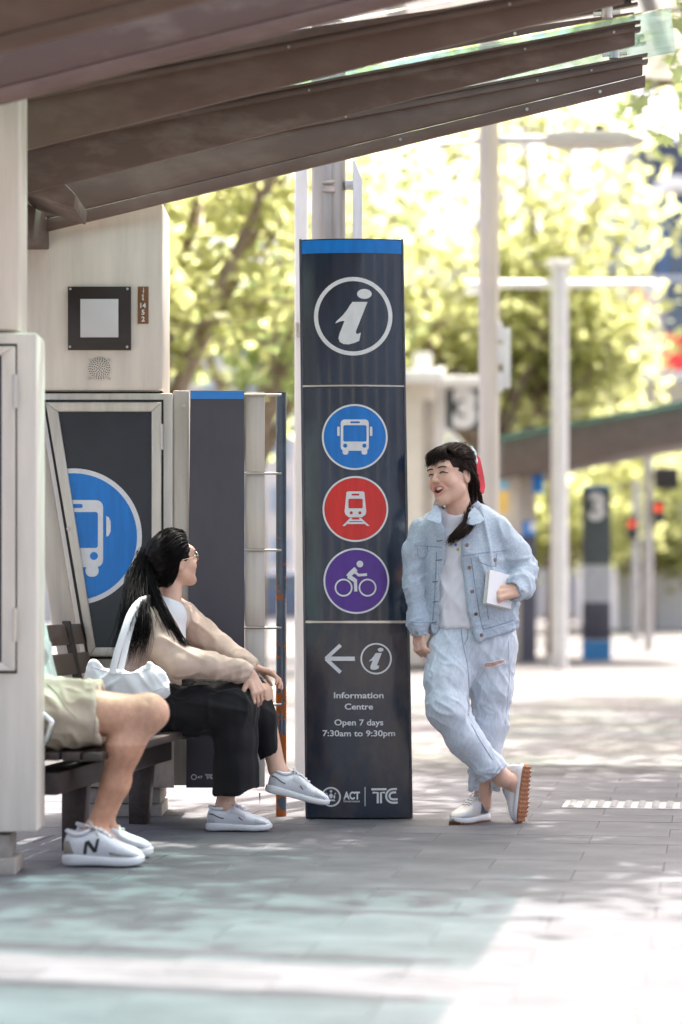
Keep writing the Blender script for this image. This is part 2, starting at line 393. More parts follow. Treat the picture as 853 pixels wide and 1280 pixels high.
for nm, c, m in (('bus_disc', (210,645), M['sign_blue']), ('train_disc', (212,870), M['sign_red']), ('bicycle_disc', (215,1095), M['sign_purple'])):
    d = decal(nm, fill_mesh([TT(circ(*c, 98, 56))]), t_map, m, tp2, off=E)
    decal('disc_rim', fill_mesh([TT(circ(*c, 103, 56)), TT(circ(*c, 97.4, 56))]), t_map, W_, tp2, off=E*1.6)
F2 = 2*E
decal('bus_symbol', fill_mesh([TT(rr(166,590,254,688,12)), TT(rr(174,608,247,659,5)), TT(rr(196,596,226,602,2.5)), TT(circ(180,672,6.5,16)), TT(circ(240,672,6.5,16))]), t_map, W_, tp2, off=F2)
for c in (rr(172,682,190,700,7), rr(231,682,249,700,7), rr(155,612,163,642,3.5), rr(257,612,265,642,3.5)): decal('bus_symbol', fill_mesh([TT(c)]), t_map, W_, tp2, off=F2*1.15)
decal('train_symbol', fill_mesh([TT([(184,818),(188,815),(236,815),(240,818),(246,878),(243,888),(232,896),(192,896),(181,888),(178,878)]), TT(rr(190,838,235,868,4)), TT(rr(200,822,224,828,2)), TT(circ(199,882,5,14)), TT(circ(226,882,5,14))]), t_map, W_, tp2, off=F2)
for c in ([(196,898),(203,898),(180,923),(171,923)], [(222,898),(229,898),(257,923),(248,923)], [(192,903),(234,903),(237,908),(188,908)], [(184,911),(243,911),(248,917),(179,917)]):
    decal('rail_symbol', fill_mesh([TT(c)]), t_map, W_, tp2, off=F2*1.15)
for cx in (175, 250): decal('wheel_symbol', fill_mesh([TT(circ(cx,1116,28,32)), TT(circ(cx,1116,23,32))]), t_map, W_, tp2, off=F2)
decal('rider_symbol', fill_mesh([TT(circ(226,1042,10.5,20))]), t_map, W_, tp2, off=F2)
for c in (stroke([(214,1057),(197,1072),(189,1082)],15), stroke([(207,1064),(222,1077),(248,1075)],8.5), stroke([(189,1080),(206,1090),(214,1097)],13), stroke([(212,1093),(213,1128)],10)):
    decal('rider_symbol', fill_mesh([TT(c)]), t_map, W_, tp2, off=F2*1.1)
# bottom panel: arrow, opening hours, emblems
for c in ([(406,823.3),(413,820.6),(443.8,820.6),(443.8,825.9),(413,825.9)], stroke([(407.6,823.3),(426,806.2)],4.6), stroke([(407.6,823.3),(426,840.4)],4.6)):
    decal('arrow', fill_mesh([c]), t_map, W_, tp3, off=E*1.2)
for s, cx, cy, w in (('Information', 448.6, 868.6, 62), ('Centre', 448.8, 882.6, 35.3), ('Open 7 days', 448.8, 902.4, 61), ('7:30am to 9:30pm', 448.8, 916, 90.5)):
    decal('lettering', text_mesh(s, cx, cy, w, 7.6, bold=.018), t_map, W_, tp3, step=10, off=E)
decal('crest_ring', fill_mesh([circ(414,995.6,12.4,36), circ(414,995.6,10.2,36)]), t_map, W_, tp3, off=E)
for c in ([(408.5,1001),(419.5,1001),(418.5,998.8),(409.5,998.8)], circ(414,994.5,2.4,10,ry=3.2), circ(414,988.7,1.7,10), circ(409.8,995.5,1.2,8,ry=2.6), circ(418.2,995.5,1.2,8,ry=2.6), stroke([(407.8,990.5),(409.5,992.5)],1), stroke([(420.2,990.5),(418.5,992.5)],1)):
    decal('crest_mark', fill_mesh([c]), t_map, W_, tp3, off=E)
decal('lettering', text_mesh('ACT', 439.8, 993.4, 20.6, 9.4, bold=.04), t_map, W_, tp3, off=E)
decal('lettering', text_mesh('Government', 439.8, 1000.6, 20.6, 2.9, bold=.01), t_map, W_, tp3, off=E)
decal('divider', fill_mesh([[(456,983),(457,983),(457,1007),(456,1007)]]), t_map, W_, tp3, off=E)
def tc_logo(x, y, s, mapper, par, off):
    q = lambda pts: [(x+a*s, y+b*s) for a, b in pts]
    for c in (stroke(q([(0,2),(19,2)]),2.6*s), stroke(q([(1.5,6.2),(8,6.2),(8,19.5)]),2.6*s), stroke(q([(12,19.5),(12,6.2),(17,6.2)]),2.6*s),
              stroke(q([(32,2),(28,2)]+arc(27,10.5,8.5,-90,-270,12)+[(28,19),(33,19)]),2.6*s), stroke(q([(31,6.2),(28,6.2)]+arc(27,10.5,4.3,-90,-270,10)+[(28,14.8),(33,14.8)]),2.6*s)):
        decal('emblem', fill_mesh([c]), mapper, W_, par, off=off)
tc_logo(464.3, 984, 1.0, t_map, tp3, E)
# ------------------------------------------------------------------ bus shelter: rafters, glass, columns, cabinets
shelter = empty('bus_shelter', (-1.2, 9.4, 0))
tag(shelter, 'brown steel and glass bus shelter roofing the bench, with steel columns', 'bus shelter')
YB = 10.30
def up(x, Y0, z): return Vector((x, Y0 - .154*x, z))      # point on a rafter line that crosses X=0 at Y0
def rafter(Y0, xe, z0, lip, m, xs=-1.9, th=.022):
    zb = lambda x: z0 + .213*x
    zt = lambda x: z0 + .142 + .158*x
    mb = MB(); d = Vector((0, th, 0))
    q = [up(xs,Y0,zb(xs)), up(xe,Y0,zb(xe)), up(xe,Y0,zt(xe)), up(xs,Y0,zt(xs))]
    mb.hexa(q, [p+d for p in q]); r = mb.build('rafter', m, shelter, bevel=.003)
    mb = MB(); f = Vector((0,-.012,0)); d2 = Vector((0,th+.02,0))
    q = [up(xs,Y0,zt(xs)-.028)+f, up(xe+.02,Y0,zt(xe)-.028)+f, up(xe+.02,Y0,zt(xe)-.012)+f, up(xs,Y0,zt(xs)-.012)+f]
    mb.hexa(q, [p+d2 for p in q])
    q = [up(xs,Y0,zt(xs)+.003)+f*.4, up(xe+.02,Y0,zt(xe)+.003)+f*.4, up(xe+.02,Y0,zt(xe)+.014)+f*.4, up(xs,Y0,zt(xs)+.014)+f*.4]
    mb.hexa(q, [p+Vector((0,.03,0)) for p in q]); mb.build('glazing_rail', m, r)
    if lip:
        mb = MB(); f = Vector((0,-.010,0)); s = .004
        q = [up(xs,Y0,zb(xs)-.056)+f, up(xe+.01,Y0,zb(xe)-.050)+f, up(xe+.01,Y0,zb(xe)-s)+f, up(xs,Y0,zb(xs)-s)+f]
        mb.hexa(q, [p+Vector((0,.03,0)) for p in q]); mb.build('lower_flange', M['brown'], r, bevel=.002)
        for k in (.86, .62, .2):
            mb = MB(); p = up(xe*k,Y0,zb(xe*k)-.03); mb.tube([p+Vector((0,-.016,0)), p+Vector((0,-.010,0))], .007, 8); mb.build('bolt', M['bolt'], r)
    rr_ = random.Random(int(Y0*100))
    for k in (5,7,8):
        x = xs + (xe-xs)*(k+rr_.uniform(.2,.8))/9; p = up(x,Y0,zt(x)-.02); mb = MB(); mb.tube([p+Vector((0,-.018,0)), p+Vector((0,-.010,0))], .005, 6); mb.build('bolt', M['bolt'], r)
    return r
rafter(10.08, 1.235, 2.815, True, M['brown'])
rafter(9.37, 1.12, 2.805, False, M['brown_dusty'])
rafter(8.55, .985, 2.80, False, M['brown'])
rafter(7.62, .88, 2.822, True, M['brown_dusty'])
rafter(7.02, .79, 2.83, True, M['brown'])
for Y0, xe in ((6.2,.66), (5.4,.54), (4.6,.42)): rafter(Y0, xe, 2.82, False, M['brown'])
def pane(Ya, Yb, m, xs=-1.75):
    zt = lambda x: 2.975 + .158*x
    xa = .72 + .157*(Ya-7.0) ; xb = .72 + .157*(Yb-7.0)
    mb = MB(); q = [up(xs,Ya,zt(xs)+.012), up(xa+.16,Ya,zt(xa+.16)+.012), up(xb+.16,Yb,zt(xb+.16)+.012), up(xs,Yb,zt(xs)+.012)]
    mb.add(q, [(0,1,2,3)])
    return mb.build('glass_pane', m, shelter)
for Ya, Yb in ((7.53,8.56),(8.59,9.38),(9.41,10.27),(4.4,5.41),(5.44,6.21),(6.24,7.1)): pane(Ya, Yb, M['glass'])
for Y0, xe in ((10.15,1.235),(9.37,1.12),(8.55,.985),(7.62,.88)):                         # glass clamps near the roof edge
    x = xe - .13; z = 2.975+.158*x; mb = MB(); p = up(x,Y0-.22,z)
    mb.tube([p+Vector((0,0,-.035)), p+Vector((0,0,.008))], .022, 12); mb.tube([p+Vector((-.05,0,-.02)), p+Vector((.05,.0,-.02+.008))], .008, 8)
    mb.build('glass_clamp', M['bolt'], shelter)
mb = MB(); a_, b_ = up(-1.42,10.45,0), up(-1.42,4.5,0)                                     # longitudinal box beam over the columns
for q0, q1, z0, z1 in ((-1.62,-1.20,2.42,2.565),):
    q = [up(q0,10.42,z0), up(q1,10.42,z0), up(q1,10.42,z1), up(q0,10.42,z1)]; e = [up(q0-.85,4.6,z0), up(q1-.85,4.6,z0), up(q1-.85,4.6,z1), up(q0-.85,4.6,z1)]
    mb.hexa(q, e)
mb.build('box_beam', M['brown_dusty'], shelter, bevel=.006)
mb = MB(); q = [P(26,190,9.7), P(40,188,9.7), P(96,245,9.7), P(94,262,9.7), P(26,240,9.7)]
mb.prism([(p.x,p.z) for p in q], 9.66, 10.1); mb.build('gusset', M['brown_dusty'], shelter, bevel=.004)

def X(px, Y=YB): return P(px, 740, Y).x
def Z(py, Y=YB): return P(426, py, Y).z
def pbox(name, x0, y0, x1, y1, Ya, Yb, m, par, bevel=0, Yr=None):
    Yr = Yr or Ya; mb = MB(); mb.box((X(x0,Yr), Ya, Z(y1,Yr)), (X(x1,Yr), Yb, Z(y0,Yr))); return mb.build(name, m, par, bevel=bevel)
def pprism(name, pts, Ya, Yb, m, par, bevel=0):
    mb = MB(); mb.prism([(X(x,Ya), Z(y,Ya)) for x, y in pts], Ya, Yb); return mb.build(name, m, par, bevel=bevel)
def frame(name, outer, inner, Ya, Yb, m, par, bevel=.002):
    """a flat frame between two quads (photo pixels)"""
    mb = MB(); n = len(outer)
    for i in range(n):
        j = (i+1) % n
        q = [outer[i], outer[j], inner[j], inner[i]]
        A = [Vector((X(x,Ya), Ya, Z(y,Ya))) for x, y in q]; mb.hexa(A, [p+Vector((0,Yb-Ya,0)) for p in A])
    return mb.build(name, m, par, bevel=bevel)
# rear column
col2 = pprism('column', [(-60,303),(204.5,250),(204.5,489),(-60,489)], YB, YB+.40, M['steel_top'], shelter, bevel=.022)
pbox('shadow_gap', -20, 489, 203, 491.5, YB+.03, YB+.38, M['gap'], shelter)
cab = pprism('cabinet', [(47,491.5),(216,491.5),(216,982),(126,982),(118,905),(105,842)], YB-.01, YB+.42, M['steel'], shelter, bevel=.006)
pprism('side_plate', [(-30,495),(49,495),(108,842),(114,905),(88,905),(63,770),(44,640),(-30,640)], YB+.06, YB+.12, M['steel'], shelter, bevel=.003)
corner = pbox('corner_strip', 216.6, 488, 236.5, 982, YB+.012, YB+.30, M['steel'], shelter, bevel=.004)
for py in (507, 591, 690, 800, 905): 
    mb = MB(); p = P(230, py, YB+.012); mb.tube([p+Vector((0,-.006,0)), p], .007, 8); mb.build('bolt', M['bolt'], corner)
frame('door_seal', [(53.5,499.5),(204.5,499.5),(204.5,824),(108,824)], [(56.5,502.3),(202,502.3),(202,821),(111,821)], YB-.014, YB-.004, M['gap'], cab, bevel=0)
door = frame('door_frame', [(57,503),(201.5,503),(201.5,820.5),(111.5,820.5)], [(72.5,514.5),(189.5,514.5),(189.5,809.5),(119,809.5)], YB-.034, YB-.006, M['steel'], cab, bevel=.004)
poster = pprism('poster', [(71,513),(191,513),(191,811),(118,811)], YB-.018, YB-.008, M['poster_dark'], cab)
# big bus symbol printed on the poster, cut off by the slanted edge of the frame
def clip_left(pts):
    """cut a contour by the slanted left edge of the poster"""
    f = lambda p: p[0] - (72.3 + (p[1]-514.5)*(119-72.3)/(809.5-514.5)) - .8
    out = []
    for i in range(len(pts)):
        a, b = pts[i-1], pts[i]; fa, fb = f(a), f(b)
        if fa*fb < 0: t = fa/(fa-fb); out.append((a[0]+(b[0]-a[0])*t, a[1]+(b[1]-a[1])*t))
        if fb >= 0: out.append(b)
    return out
pm = plane_map(YB-.018)
decal('bus_disc', fill_mesh([clip_left(circ(92,671,79.5,72))]), pm, M['sign_blue'], cab, step=0, off=.0012)
ring = [c for c in (clip_left(circ(92,671,85.5,90)),)]
decal('disc_rim', fill_mesh([clip_left(circ(92,671,85.5,90))]), pm, M['sign_white'], cab, step=0, off=.0006)
decal('bus_symbol', fill_mesh([clip_left(rr(52,625,129,709,9))]), pm, M['sign_white'], cab, step=0, off=.0018)
decal('bus_window', fill_mesh([clip_left(rr(58,640,122.5,685,3))]), pm, M['sign_blue'], cab, step=0, off=.0024)
decal('bus_slot', fill_mesh([clip_left(rr(70,630,103.5,635,2.4))]), pm, M['sign_blue'], cab, step=0, off=.0024)
decal('bus_lamp', fill_mesh([circ(117.5,695,5,20)]), pm, M['sign_blue'], cab, step=0, off=.0024)
decal('bus_wheel', fill_mesh([clip_left(rr(107,706,123.5,721,7))]), pm, M['sign_white'], cab, step=0, off=.0021)
decal('bus_mirror', fill_mesh([[(133,645),(136,646.5),(138.5,652),(138.5,664),(136,669.5),(133,671)]]), pm, M['sign_white'], cab, step=0, off=.0018)
for y0 in (530, 725):
    mb = MB(); p0, p1 = P(202.3, y0, YB-.03), P(202.3, y0+32, YB-.03); mb.tube([p0,p1], .0075, 10); mb.build('hinge', M['bolt'], cab)
for x, y in ((86,661),): 
    mb = MB(); p = P(x,y,YB-.034); mb.tube([p+Vector((0,-.004,0)),p], .010, 14); mb.build('lock', M['steel_old'], cab)
lower = pprism('lower_body', [(100,905),(124,905),(132,984),(100,984)], YB+.01, YB+.40, M['steel_old'], shelter, bevel=.004)
skirt = pbox('skirt', 132, 905, 217.5, 985, YB-.022, YB-.012, M['steel_old'], cab, bevel=.003)
base = pbox('base_block', 100, 986, 200, 1006, YB+.04, YB+.40, M['concrete'], shelter, bevel=.008, Yr=YB)
mb = MB(); mb.box((X(98), YB+.03, -.002), (X(202), YB+.42, Z(1006)-.002)); mb.build('base_block', M['concrete'], shelter, bevel=.006)
# light panel, speaker and number plate on the rear column
lp = pbox('light_panel', 84.8, 358, 163.5, 437, YB-.028, YB-.002, mat('dark_bronze_plate',(.022,.014,.013),rough=.42,var=.15), shelter, bevel=.002)
pbox('light_lens', 100.5, 373.5, 148, 421.5, YB-.0315, YB-.02, M['lens'], lp, bevel=.001)
for x, y in ((88,361),(159.5,361),(87.5,433.5),(159,433.5)):
    mb = MB(); p = P(x,y,YB-.028); mb.tube([p+Vector((0,-.004,0)),p], .0055, 10); mb.build('bolt', M['bolt'], lp)
npl = pbox('number_plate', 172.3, 358, 185.7, 404.5, YB-.006, YB-.001, M['plate'], shelter, bevel=.001)
nm_ = plane_map(YB-.006)
for s, y, h, x in (('J',361,3.4,179.2),('T',365,3.4,179.4),('0',369.5,3.4,178.6),('8',373.5,3.4,178.8),('14',381.5,6.2,179),('5',390,6.2,179),('2',398.5,6.2,179)):
    decal('lettering', text_mesh(s, x, y, None, h, bold=.03), nm_, M['sign_white'], npl, step=0, off=.0012)
spk = empty('speaker', P(124.5, 460.5, YB), shelter); spk.matrix_parent_inverse = Matrix.Translation(-shelter.location)
mb = MB(); c0 = P(124.5,460.5,YB); mb.tube([c0+Vector((0,-.008,0)), c0+Vector((0,-.001,0))], .050, 36)
mb.build('grille', M['steel_top'], shelter, bevel=.002)
bpy.data.objects.remove(spk)
mb = MB()
for rn, k in ((.044,26),(.037,22),(.030,18),(.022,13),(.014,8),(.006,4)):
    for i in range(k):
        a = 2*math.pi*i/k + rn*40; p = c0 + Vector((rn*math.cos(a), -.0085, rn*math.sin(a))); mb.tube([p+Vector((0,-.0008,0)), p+Vector((0,.001,0))], .0027, 6)
mb.build('grille_holes', M['gap'], shelter)['kind'] = 'stuff'
for x, y in ((112,449.5),(136.5,449.5),(112,473),(136.5,473)):
    mb = MB(); p = P(x,y,YB); mb.tube([p+Vector((0,-.005,0)),p], .0065, 8); mb.build('bolt', M['bolt'], shelter)
# slate panel with blue top, steel sheets and the rusty blue rail post
sp = pprism('slate_panel', [(238,488),(305.5,488),(305.5,985),(232.8,985),(233.5,905)], YB-.03, YB+.0, M['slate'], shelter, bevel=.002)
decal('blue_band', fill_mesh([[(238.6,488.8),(305,488.8),(305,498.6),(238.6,498.6)]]), plane_map(YB-.03), mat('light_blue_print',(.03,.22,.62),rough=.4), sp, step=0, off=.0012)
sm = plane_map(YB-.03)
decal('crest_ring', fill_mesh([circ(242.5,971.5,3.6,20), circ(242.5,971.5,2.6,20)]), sm, W_, sp, step=0, off=.0012)
decal('lettering', text_mesh('ACT', 250, 971.5, 6.2, 3, bold=.03), sm, W_, sp, step=0, off=.0012)
tc_logo(256.5, 967.5, .32, sm, sp, .0012)
for y0, y1 in ((490,589.5),(593.5,686),(690,783),(787,879),(883,984)):
    pbox('steel_sheet', 306.5, y0, 331, y1, YB-.012, YB+.02, M['steel'], shelter, bevel=.003)
M['rail'] = mat('chipped_blue_paint', (.11,.145,.19), rough=.4, var=.12, scale=8)
def rusty(m):
    n = m.node_tree.nodes; l = m.node_tree.links; b = n['Principled BSDF']
    src = b.inputs['Base Color'].links[0].from_socket
    tc = n.new('ShaderNodeTexCoord'); nz = n.new('ShaderNodeTexNoise'); nz.inputs['Scale'].default_value = 9; nz.inputs['Detail'].default_value = 8; nz.inputs['Roughness'].default_value = .7
    l.new(tc.outputs['Object'], nz.inputs['Vector'])
    sx = n.new('ShaderNodeSeparateXYZ'); l.new(tc.outputs['Object'], sx.inputs[0])
    mr = n.new('ShaderNodeMapRange'); mr.inputs['From Min'].default_value = .2; mr.inputs['From Max'].default_value = 1.5; mr.inputs['To Min'].default_value = .15; mr.inputs['To Max'].default_value = -.07
    l.new(sx.outputs['Z'], mr.inputs['Value'])
    ad = n.new('ShaderNodeMath'); ad.operation = 'ADD'; l.new(nz.outputs['Fac'], ad.inputs[0]); l.new(mr.outputs['Result'], ad.inputs[1])
    rp = n.new('ShaderNodeValToRGB'); rp.color_ramp.elements[0].position = .575; rp.color_ramp.elements[1].position = .585
    l.new(ad.outputs['Value'], rp.inputs['Fac'])
    mx = n.new('ShaderNodeMix'); mx.data_type = 'RGBA'; mx.inputs['B'].default_value = (.50,.135,.025,1)
    l.new(rp.outputs['Color'], mx.inputs['Factor']); l.new(src, mx.inputs['A']); l.new(mx.outputs['Result'], b.inputs['Base Color'])
    l.new(rp.outputs['Color'], b.inputs['Roughness'])
rusty(M['rail'])
mb = MB(); xp = X(351.7, YB+.05); mb.tube([(xp,YB+.05,-.002),(xp,YB+.05,.5),(xp,YB+.05,1.2),(xp,YB+.05,Z(490.5,YB+.05))], .0225, 20)
post = mb.build('rail_post', M['rail'], shelter, smooth=True); post.data.set_sharp_from_angle(angle=.8)
for py in (493.5, 592, 688, 785, 881):
    mb = MB(); p = P(306, py, YB-.016); q = P(352, py, YB-.016); mb.tube([p, P(330,py,YB-.016), q], .0055, 8); mb.build('bracket_rod', M['bolt'], shelter)
# near column at the left edge
Y1 = 8.17
pbox('column', -110, -160, 24.6, 413, Y1+.03, Y1+.24, M['steel_top'], shelter, bevel=.015)
cab1 = pbox('cabinet', -110, 415.5, 46.5, 1041, Y1, Y1+.22, M['steel_top'], shelter, bevel=.012)
frame('door_seal', [(-60,429.5),(21.2,429.5),(21.2,842),(-60,842)], [(-58,432.5),(19,432.5),(19,839),(-58,839)], Y1-.003, Y1+.01, M['gap'], cab1, bevel=0)
frame('door_frame', [(-60,433),(18.5,433),(18.5,838.5),(-60,838.5)], [(-48,444),(1.8,444),(1.8,828),(-48,828)], Y1-.024, Y1-.002, M['steel_top'], cab1, bevel=.004)
pbox('poster', -50, 442, 3, 830, Y1-.012, Y1-.003, M['poster_dark'], cab1)
for y0 in (468, 760):
    mb = MB(); mb.tube([P(18.6,y0,Y1-.022),P(18.6,y0+42,Y1-.022)], .008, 10); mb.build('hinge', M['bolt'], cab1)
pbox('base_block', -110, 1045, 10, 1074, Y1+.03, Y1+.22, M['concrete'], shelter, bevel=.006, Yr=Y1)
mb = MB(); mb.box((X(-110,Y1), Y1+.02, -.002), (X(18,Y1), Y1+.23, Z(1073,Y1)-.002)); mb.build('base_block', M['concrete'], shelter, bevel=.006)
# ------------------------------------------------------------------ bench
M['bench'] = mat('dark_bench_slat', (.045,.030,.026), rough=.45, var=.3, scale=9, stretch=(4,.6,4), rvar=.12)
M['bench_back'] = mat('brown_back_slat', (.15,.105,.085), rough=.5, var=.25, scale=6, stretch=(4,.6,4), rvar=.12)
M['chrome'] = mat('polished_steel', (.75,.74,.73), rough=.18, metal=.95, var=.05)
bench = empty('bench', tuple(Vector((-.95, 9.3, 0))))
tag(bench, 'long dark slatted bench between the two steel columns, two people sitting on it', 'bench')
def bp(s, d, z): 
    """s: metres along the bench from Y=8.3, d: metres back from the front edge"""
    return Vector((-.845, 8.3, 0)) + Vv*s - U*d + Vector((0,0,z))
for k in range(6):
    d0 = .075*k; q = [bp(.08,d0+.066,.372), bp(.08,d0,.372), bp(.08,d0,.402), bp(.08,d0+.066,.402)]; e = [p+Vv*1.86 for p in q]
    mb = MB(); mb.hexa(q, e); mb.build('seat_slat', M['bench'], bench, bevel=.005)
for k in range(3):
    z0 = .50+.12*k; d0 = .47+.035*k; q = [bp(.08,d0+.028,z0), bp(.08,d0,z0), bp(.08,d0+.022,z0+.085), bp(.08,d0+.05,z0+.085)]; e = [p+Vv*1.86 for p in q]
    mb = MB(); mb.hexa(q, e); mb.build('back_slat', M['bench_back'], bench, bevel=.004)
mb = MB(); q = [bp(.1,.30,.25), bp(.1,.16,.25), bp(.1,.16,.33), bp(.1,.30,.33)]; mb.hexa(q, [p+Vv*1.8 for p in q]); mb.build('support_beam', M['bench'], bench, bevel=.006)
for s in (.62, 1.66):
    mb = MB()
    q = [bp(s,.50,.335), bp(s,.02,.355), bp(s,.02,.371), bp(s,.50,.371)]; mb.hexa(q, [p+Vv*.05 for p in q])
    q = [bp(s,.29,-.002), bp(s,.21,-.002), bp(s,.19,.25), bp(s,.29,.25)]; mb.hexa(q, [p+Vv*.06 for p in q])
    mb.build('leg', M['bench'], bench, bevel=.006)
    mb = MB(); q = [bp(s,.47,.30), bp(s,.44,.34), bp(s,.545,.84), bp(s,.575,.84)]; mb.hexa(q, [p+Vv*.04 for p in q]); mb.build('back_bracket', M['bench'], bench, bevel=.004)
for s in (.04, .98):
    mb = MB()
    o_ = .10 if s < .5 else 0; pts = [bp(s,.40,.41), bp(s,.40,.54), bp(s,.37,.575), bp(s,.26+o_*.5,.57), bp(s,.10+o_,.54), bp(s,.065+o_,.51), bp(s,.08+o_,.46), bp(s,.12+o_,.40)]
    fine = []
    for i in range(len(pts)-1):
        for k in range(4): fine.append(pts[i].lerp(pts[i+1], k/4))
    fine.append(pts[-1]); mb.tube(fine, .012, 10); o = mb.build('armrest', M['chrome'], bench, smooth=True)

# ------------------------------------------------------------------ poles, lamps and signs behind
def cyl(name, x, y, z0, z1, r, m, par, n=20, r2=None):
    mb = MB(); mb.tube([(x,y,z0),(x,y,z1)], [r, r2 or r], n); o = mb.build(name, m, par, smooth=True); o.data.set_sharp_from_angle(angle=.8); return o
# post right behind the totem
pp = empty('steel_post', (X(411,11.2), 11.2, 0)); tag(pp, 'thick grey steel post standing right behind the navy totem', 'post')
cyl('shaft', X(411,11.2), 11.2, -.002, 3.6, .079, M['pole_grey'], pp, 28)
mb = MB(); x = X(411,11.2); mb.box((x-.022, 11.105, .3), (x+.014, 11.13, 3.5)); mb.build('cover_strip', M['pole_grey'], pp, bevel=.004)
mb = MB(); mb.tube([(x-.03,11.10,2.84),(x+.03,11.10,2.845)], .008, 8); mb.box((x-.03,11.095,2.80),(x+.03,11.125,2.825)); mb.build('clamp', M['steel_old'], pp)
mb = MB(); mb.box((x+.075,11.15,2.82),(x+.125,11.19,2.86)); mb.build('clamp', M['bolt'], pp, bevel=.003)
mb = MB(); a0 = X(441,11.2); mb.prism([(a0,1.2),(a0+.045,1.2),(a0+.045,2.86),(a0+.01,2.95),(a0,2.95)], 11.14, 11.18); mb.build('white_bracket_plate', M['white_metal'], pp, bevel=.003)
wp = empty('white_post', (X(376.5,11.6), 11.6, 0)); tag(wp, 'slim white square post at the left edge of the navy totem', 'post')
mb = MB(); mb.box((X(368.5,11.6),11.6,-.002),(X(385,11.6),11.67,3.4)); mb.build('shaft', M['white_metal'], wp, bevel=.012)
mb = MB(); mb.box((X(369.5,11.55),11.5,Z(419,11.55)),(X(376,11.55),11.6,Z(404,11.55))); mb.build('clamp', M['bolt'], wp, bevel=.003)

# street light behind the standing person
Yl = 18.0; xl = X(611.5,Yl); sl_ = empty('street_light', (xl,Yl,0)); tag(sl_, 'tall beige street light post with long lamp arm behind the standing person', 'street light')
cyl('shaft', xl, Yl, -.002, 5.2, .076, mat('beige_pole',(.58,.51,.44),rough=.5,metal=.1,var=.1,scale=3,stretch=(3,3,.3)), sl_, 24)
mb = MB(); z = Z(174,Yl); mb.tube([(xl,Yl,z-.01),(xl+.35,Yl,z+.0),(xl+.62,Yl,z+.0)], [.036,.032,.030], 10); mb.tube([(xl,Yl,z),(xl-.45,Yl,z-.05)], [.02,.012], 8); mb.build('arm', M['white_metal'], sl_, smooth=True)
mb = MB(); x0 = xl+.42; mb.prism([(x0,z-.03),(x0+.12,z-.055),(x0+.55,z-.055),(x0+.75,z-.02),(x0+.55,z+.045),(x0+.12,z+.045),(x0,z+.03)], Yl-.13, Yl+.13)
lh = mb.build('lamp_head', mat('lamp_head_paint',(.55,.52,.47),rough=.5,var=.06), sl_, bevel=.02)
mb = MB(); mb.tube([(x0+.40,Yl,z+.04),(x0+.40,Yl,z+.10)], .03, 10); mb.build('sensor', M['gap'], lh)
for py in (415, 443, 478):
    mb = MB(); mb.box((xl+.06,Yl-.05,Z(py+12,Yl)),(xl+.10,Yl+.05,Z(py-12,Yl))); mb.build('clamp', M['white_metal'], sl_, bevel=.006)
mb = MB(); mb.box((xl+.10,Yl-.02,Z(485,Yl)),(xl+.16,Yl+.02,Z(410,Yl))); mb.build('cable_cover', M['white_metal'], sl_, bevel=.006)
# white T pole
Yt = 30.5; xt = X(700,Yt); tp_ = empty('light_pole', (xt,Yt,0)); tag(tp_, 'white pole with a level cross arm in front of the far shelter', 'pole')
cyl('shaft', xt, Yt, -.002, Z(333,Yt), .105, mat('pale_pole',(.62,.60,.58),rough=.5,var=.06), tp_, 20)
mb = MB(); z = Z(355,Yt); mb.tube([(xt-1.15,Yt,z),(xt+1.2,Yt,z)], .05, 10); mb.build('cross_arm', M['white_metal'], tp_)
mb = MB(); mb.box((xt-.16,Yt-.16,Z(333,Yt)),(xt+.16,Yt+.16,Z(333,Yt)+.07)); mb.build('cap', M['white_metal'], tp_, bevel=.02)
for d in (-1.1, 1.15):
    mb = MB(); mb.box((xt+d-.10,Yt-.08,z-.12),(xt+d+.10,Yt+.08,z-.05)); mb.build('lamp', M['white_metal'], tp_, bevel=.02)
# far totem with the 3
Y3 = 34.0; t3 = empty('platform_totem', (X(746,Y3),Y3,0)); tag(t3, 'distant dark platform totem with a large white 3 and blue base', 'sign')
dk = mat('dark_teal_sign', (.05,.068,.072), rough=.4, var=.1); 
pbox('upper_panel', 729, 611, 764, 706, Y3, Y3+.12, dk, t3, bevel=.01); pbox('blue_top', 728.6, 607.5, 764.4, 611, Y3, Y3+.12, M['sign_blue'], t3)
pbox('timetable', 729, 706.4, 764, 752, Y3+.01, Y3+.12, mat('pale_timetable',(.42,.43,.45),rough=.5,var=.1,scale=12), t3)
pbox('lower_panel', 729, 752.4, 764, 800, Y3, Y3+.12, mat('dark_indigo_panel',(.05,.05,.07),rough=.5), t3, bevel=.01); pbox('blue_base', 729, 800.4, 764, 825.5, Y3, Y3+.12, mat('base_blue',(.03,.19,.42),rough=.5), t3)
decal('lettering', text_mesh('3', 746.8, 632, None, 32, bold=.05), plane_map(Y3), M['sign_white'], t3, step=0, off=.004)
# hanging 3 sign of the far shelter, left of the street light
s3 = empty('platform_number_sign', (X(580,31),31,0)); tag(s3, 'dark square sign with a white 3 beside the standing person\'s head', 'sign')
pbox('board', 558, 481, 604, 536, 31, 31.06, dk, s3, bevel=.01); decal('lettering', text_mesh('3', 581, 509, None, 44, bold=.07), plane_map(31), M['sign_white'], s3, step=0, off=.004)
pbox('post', 546, 458, 557, 835, 31, 31.12, M['white_metal'], s3, bevel=.01)
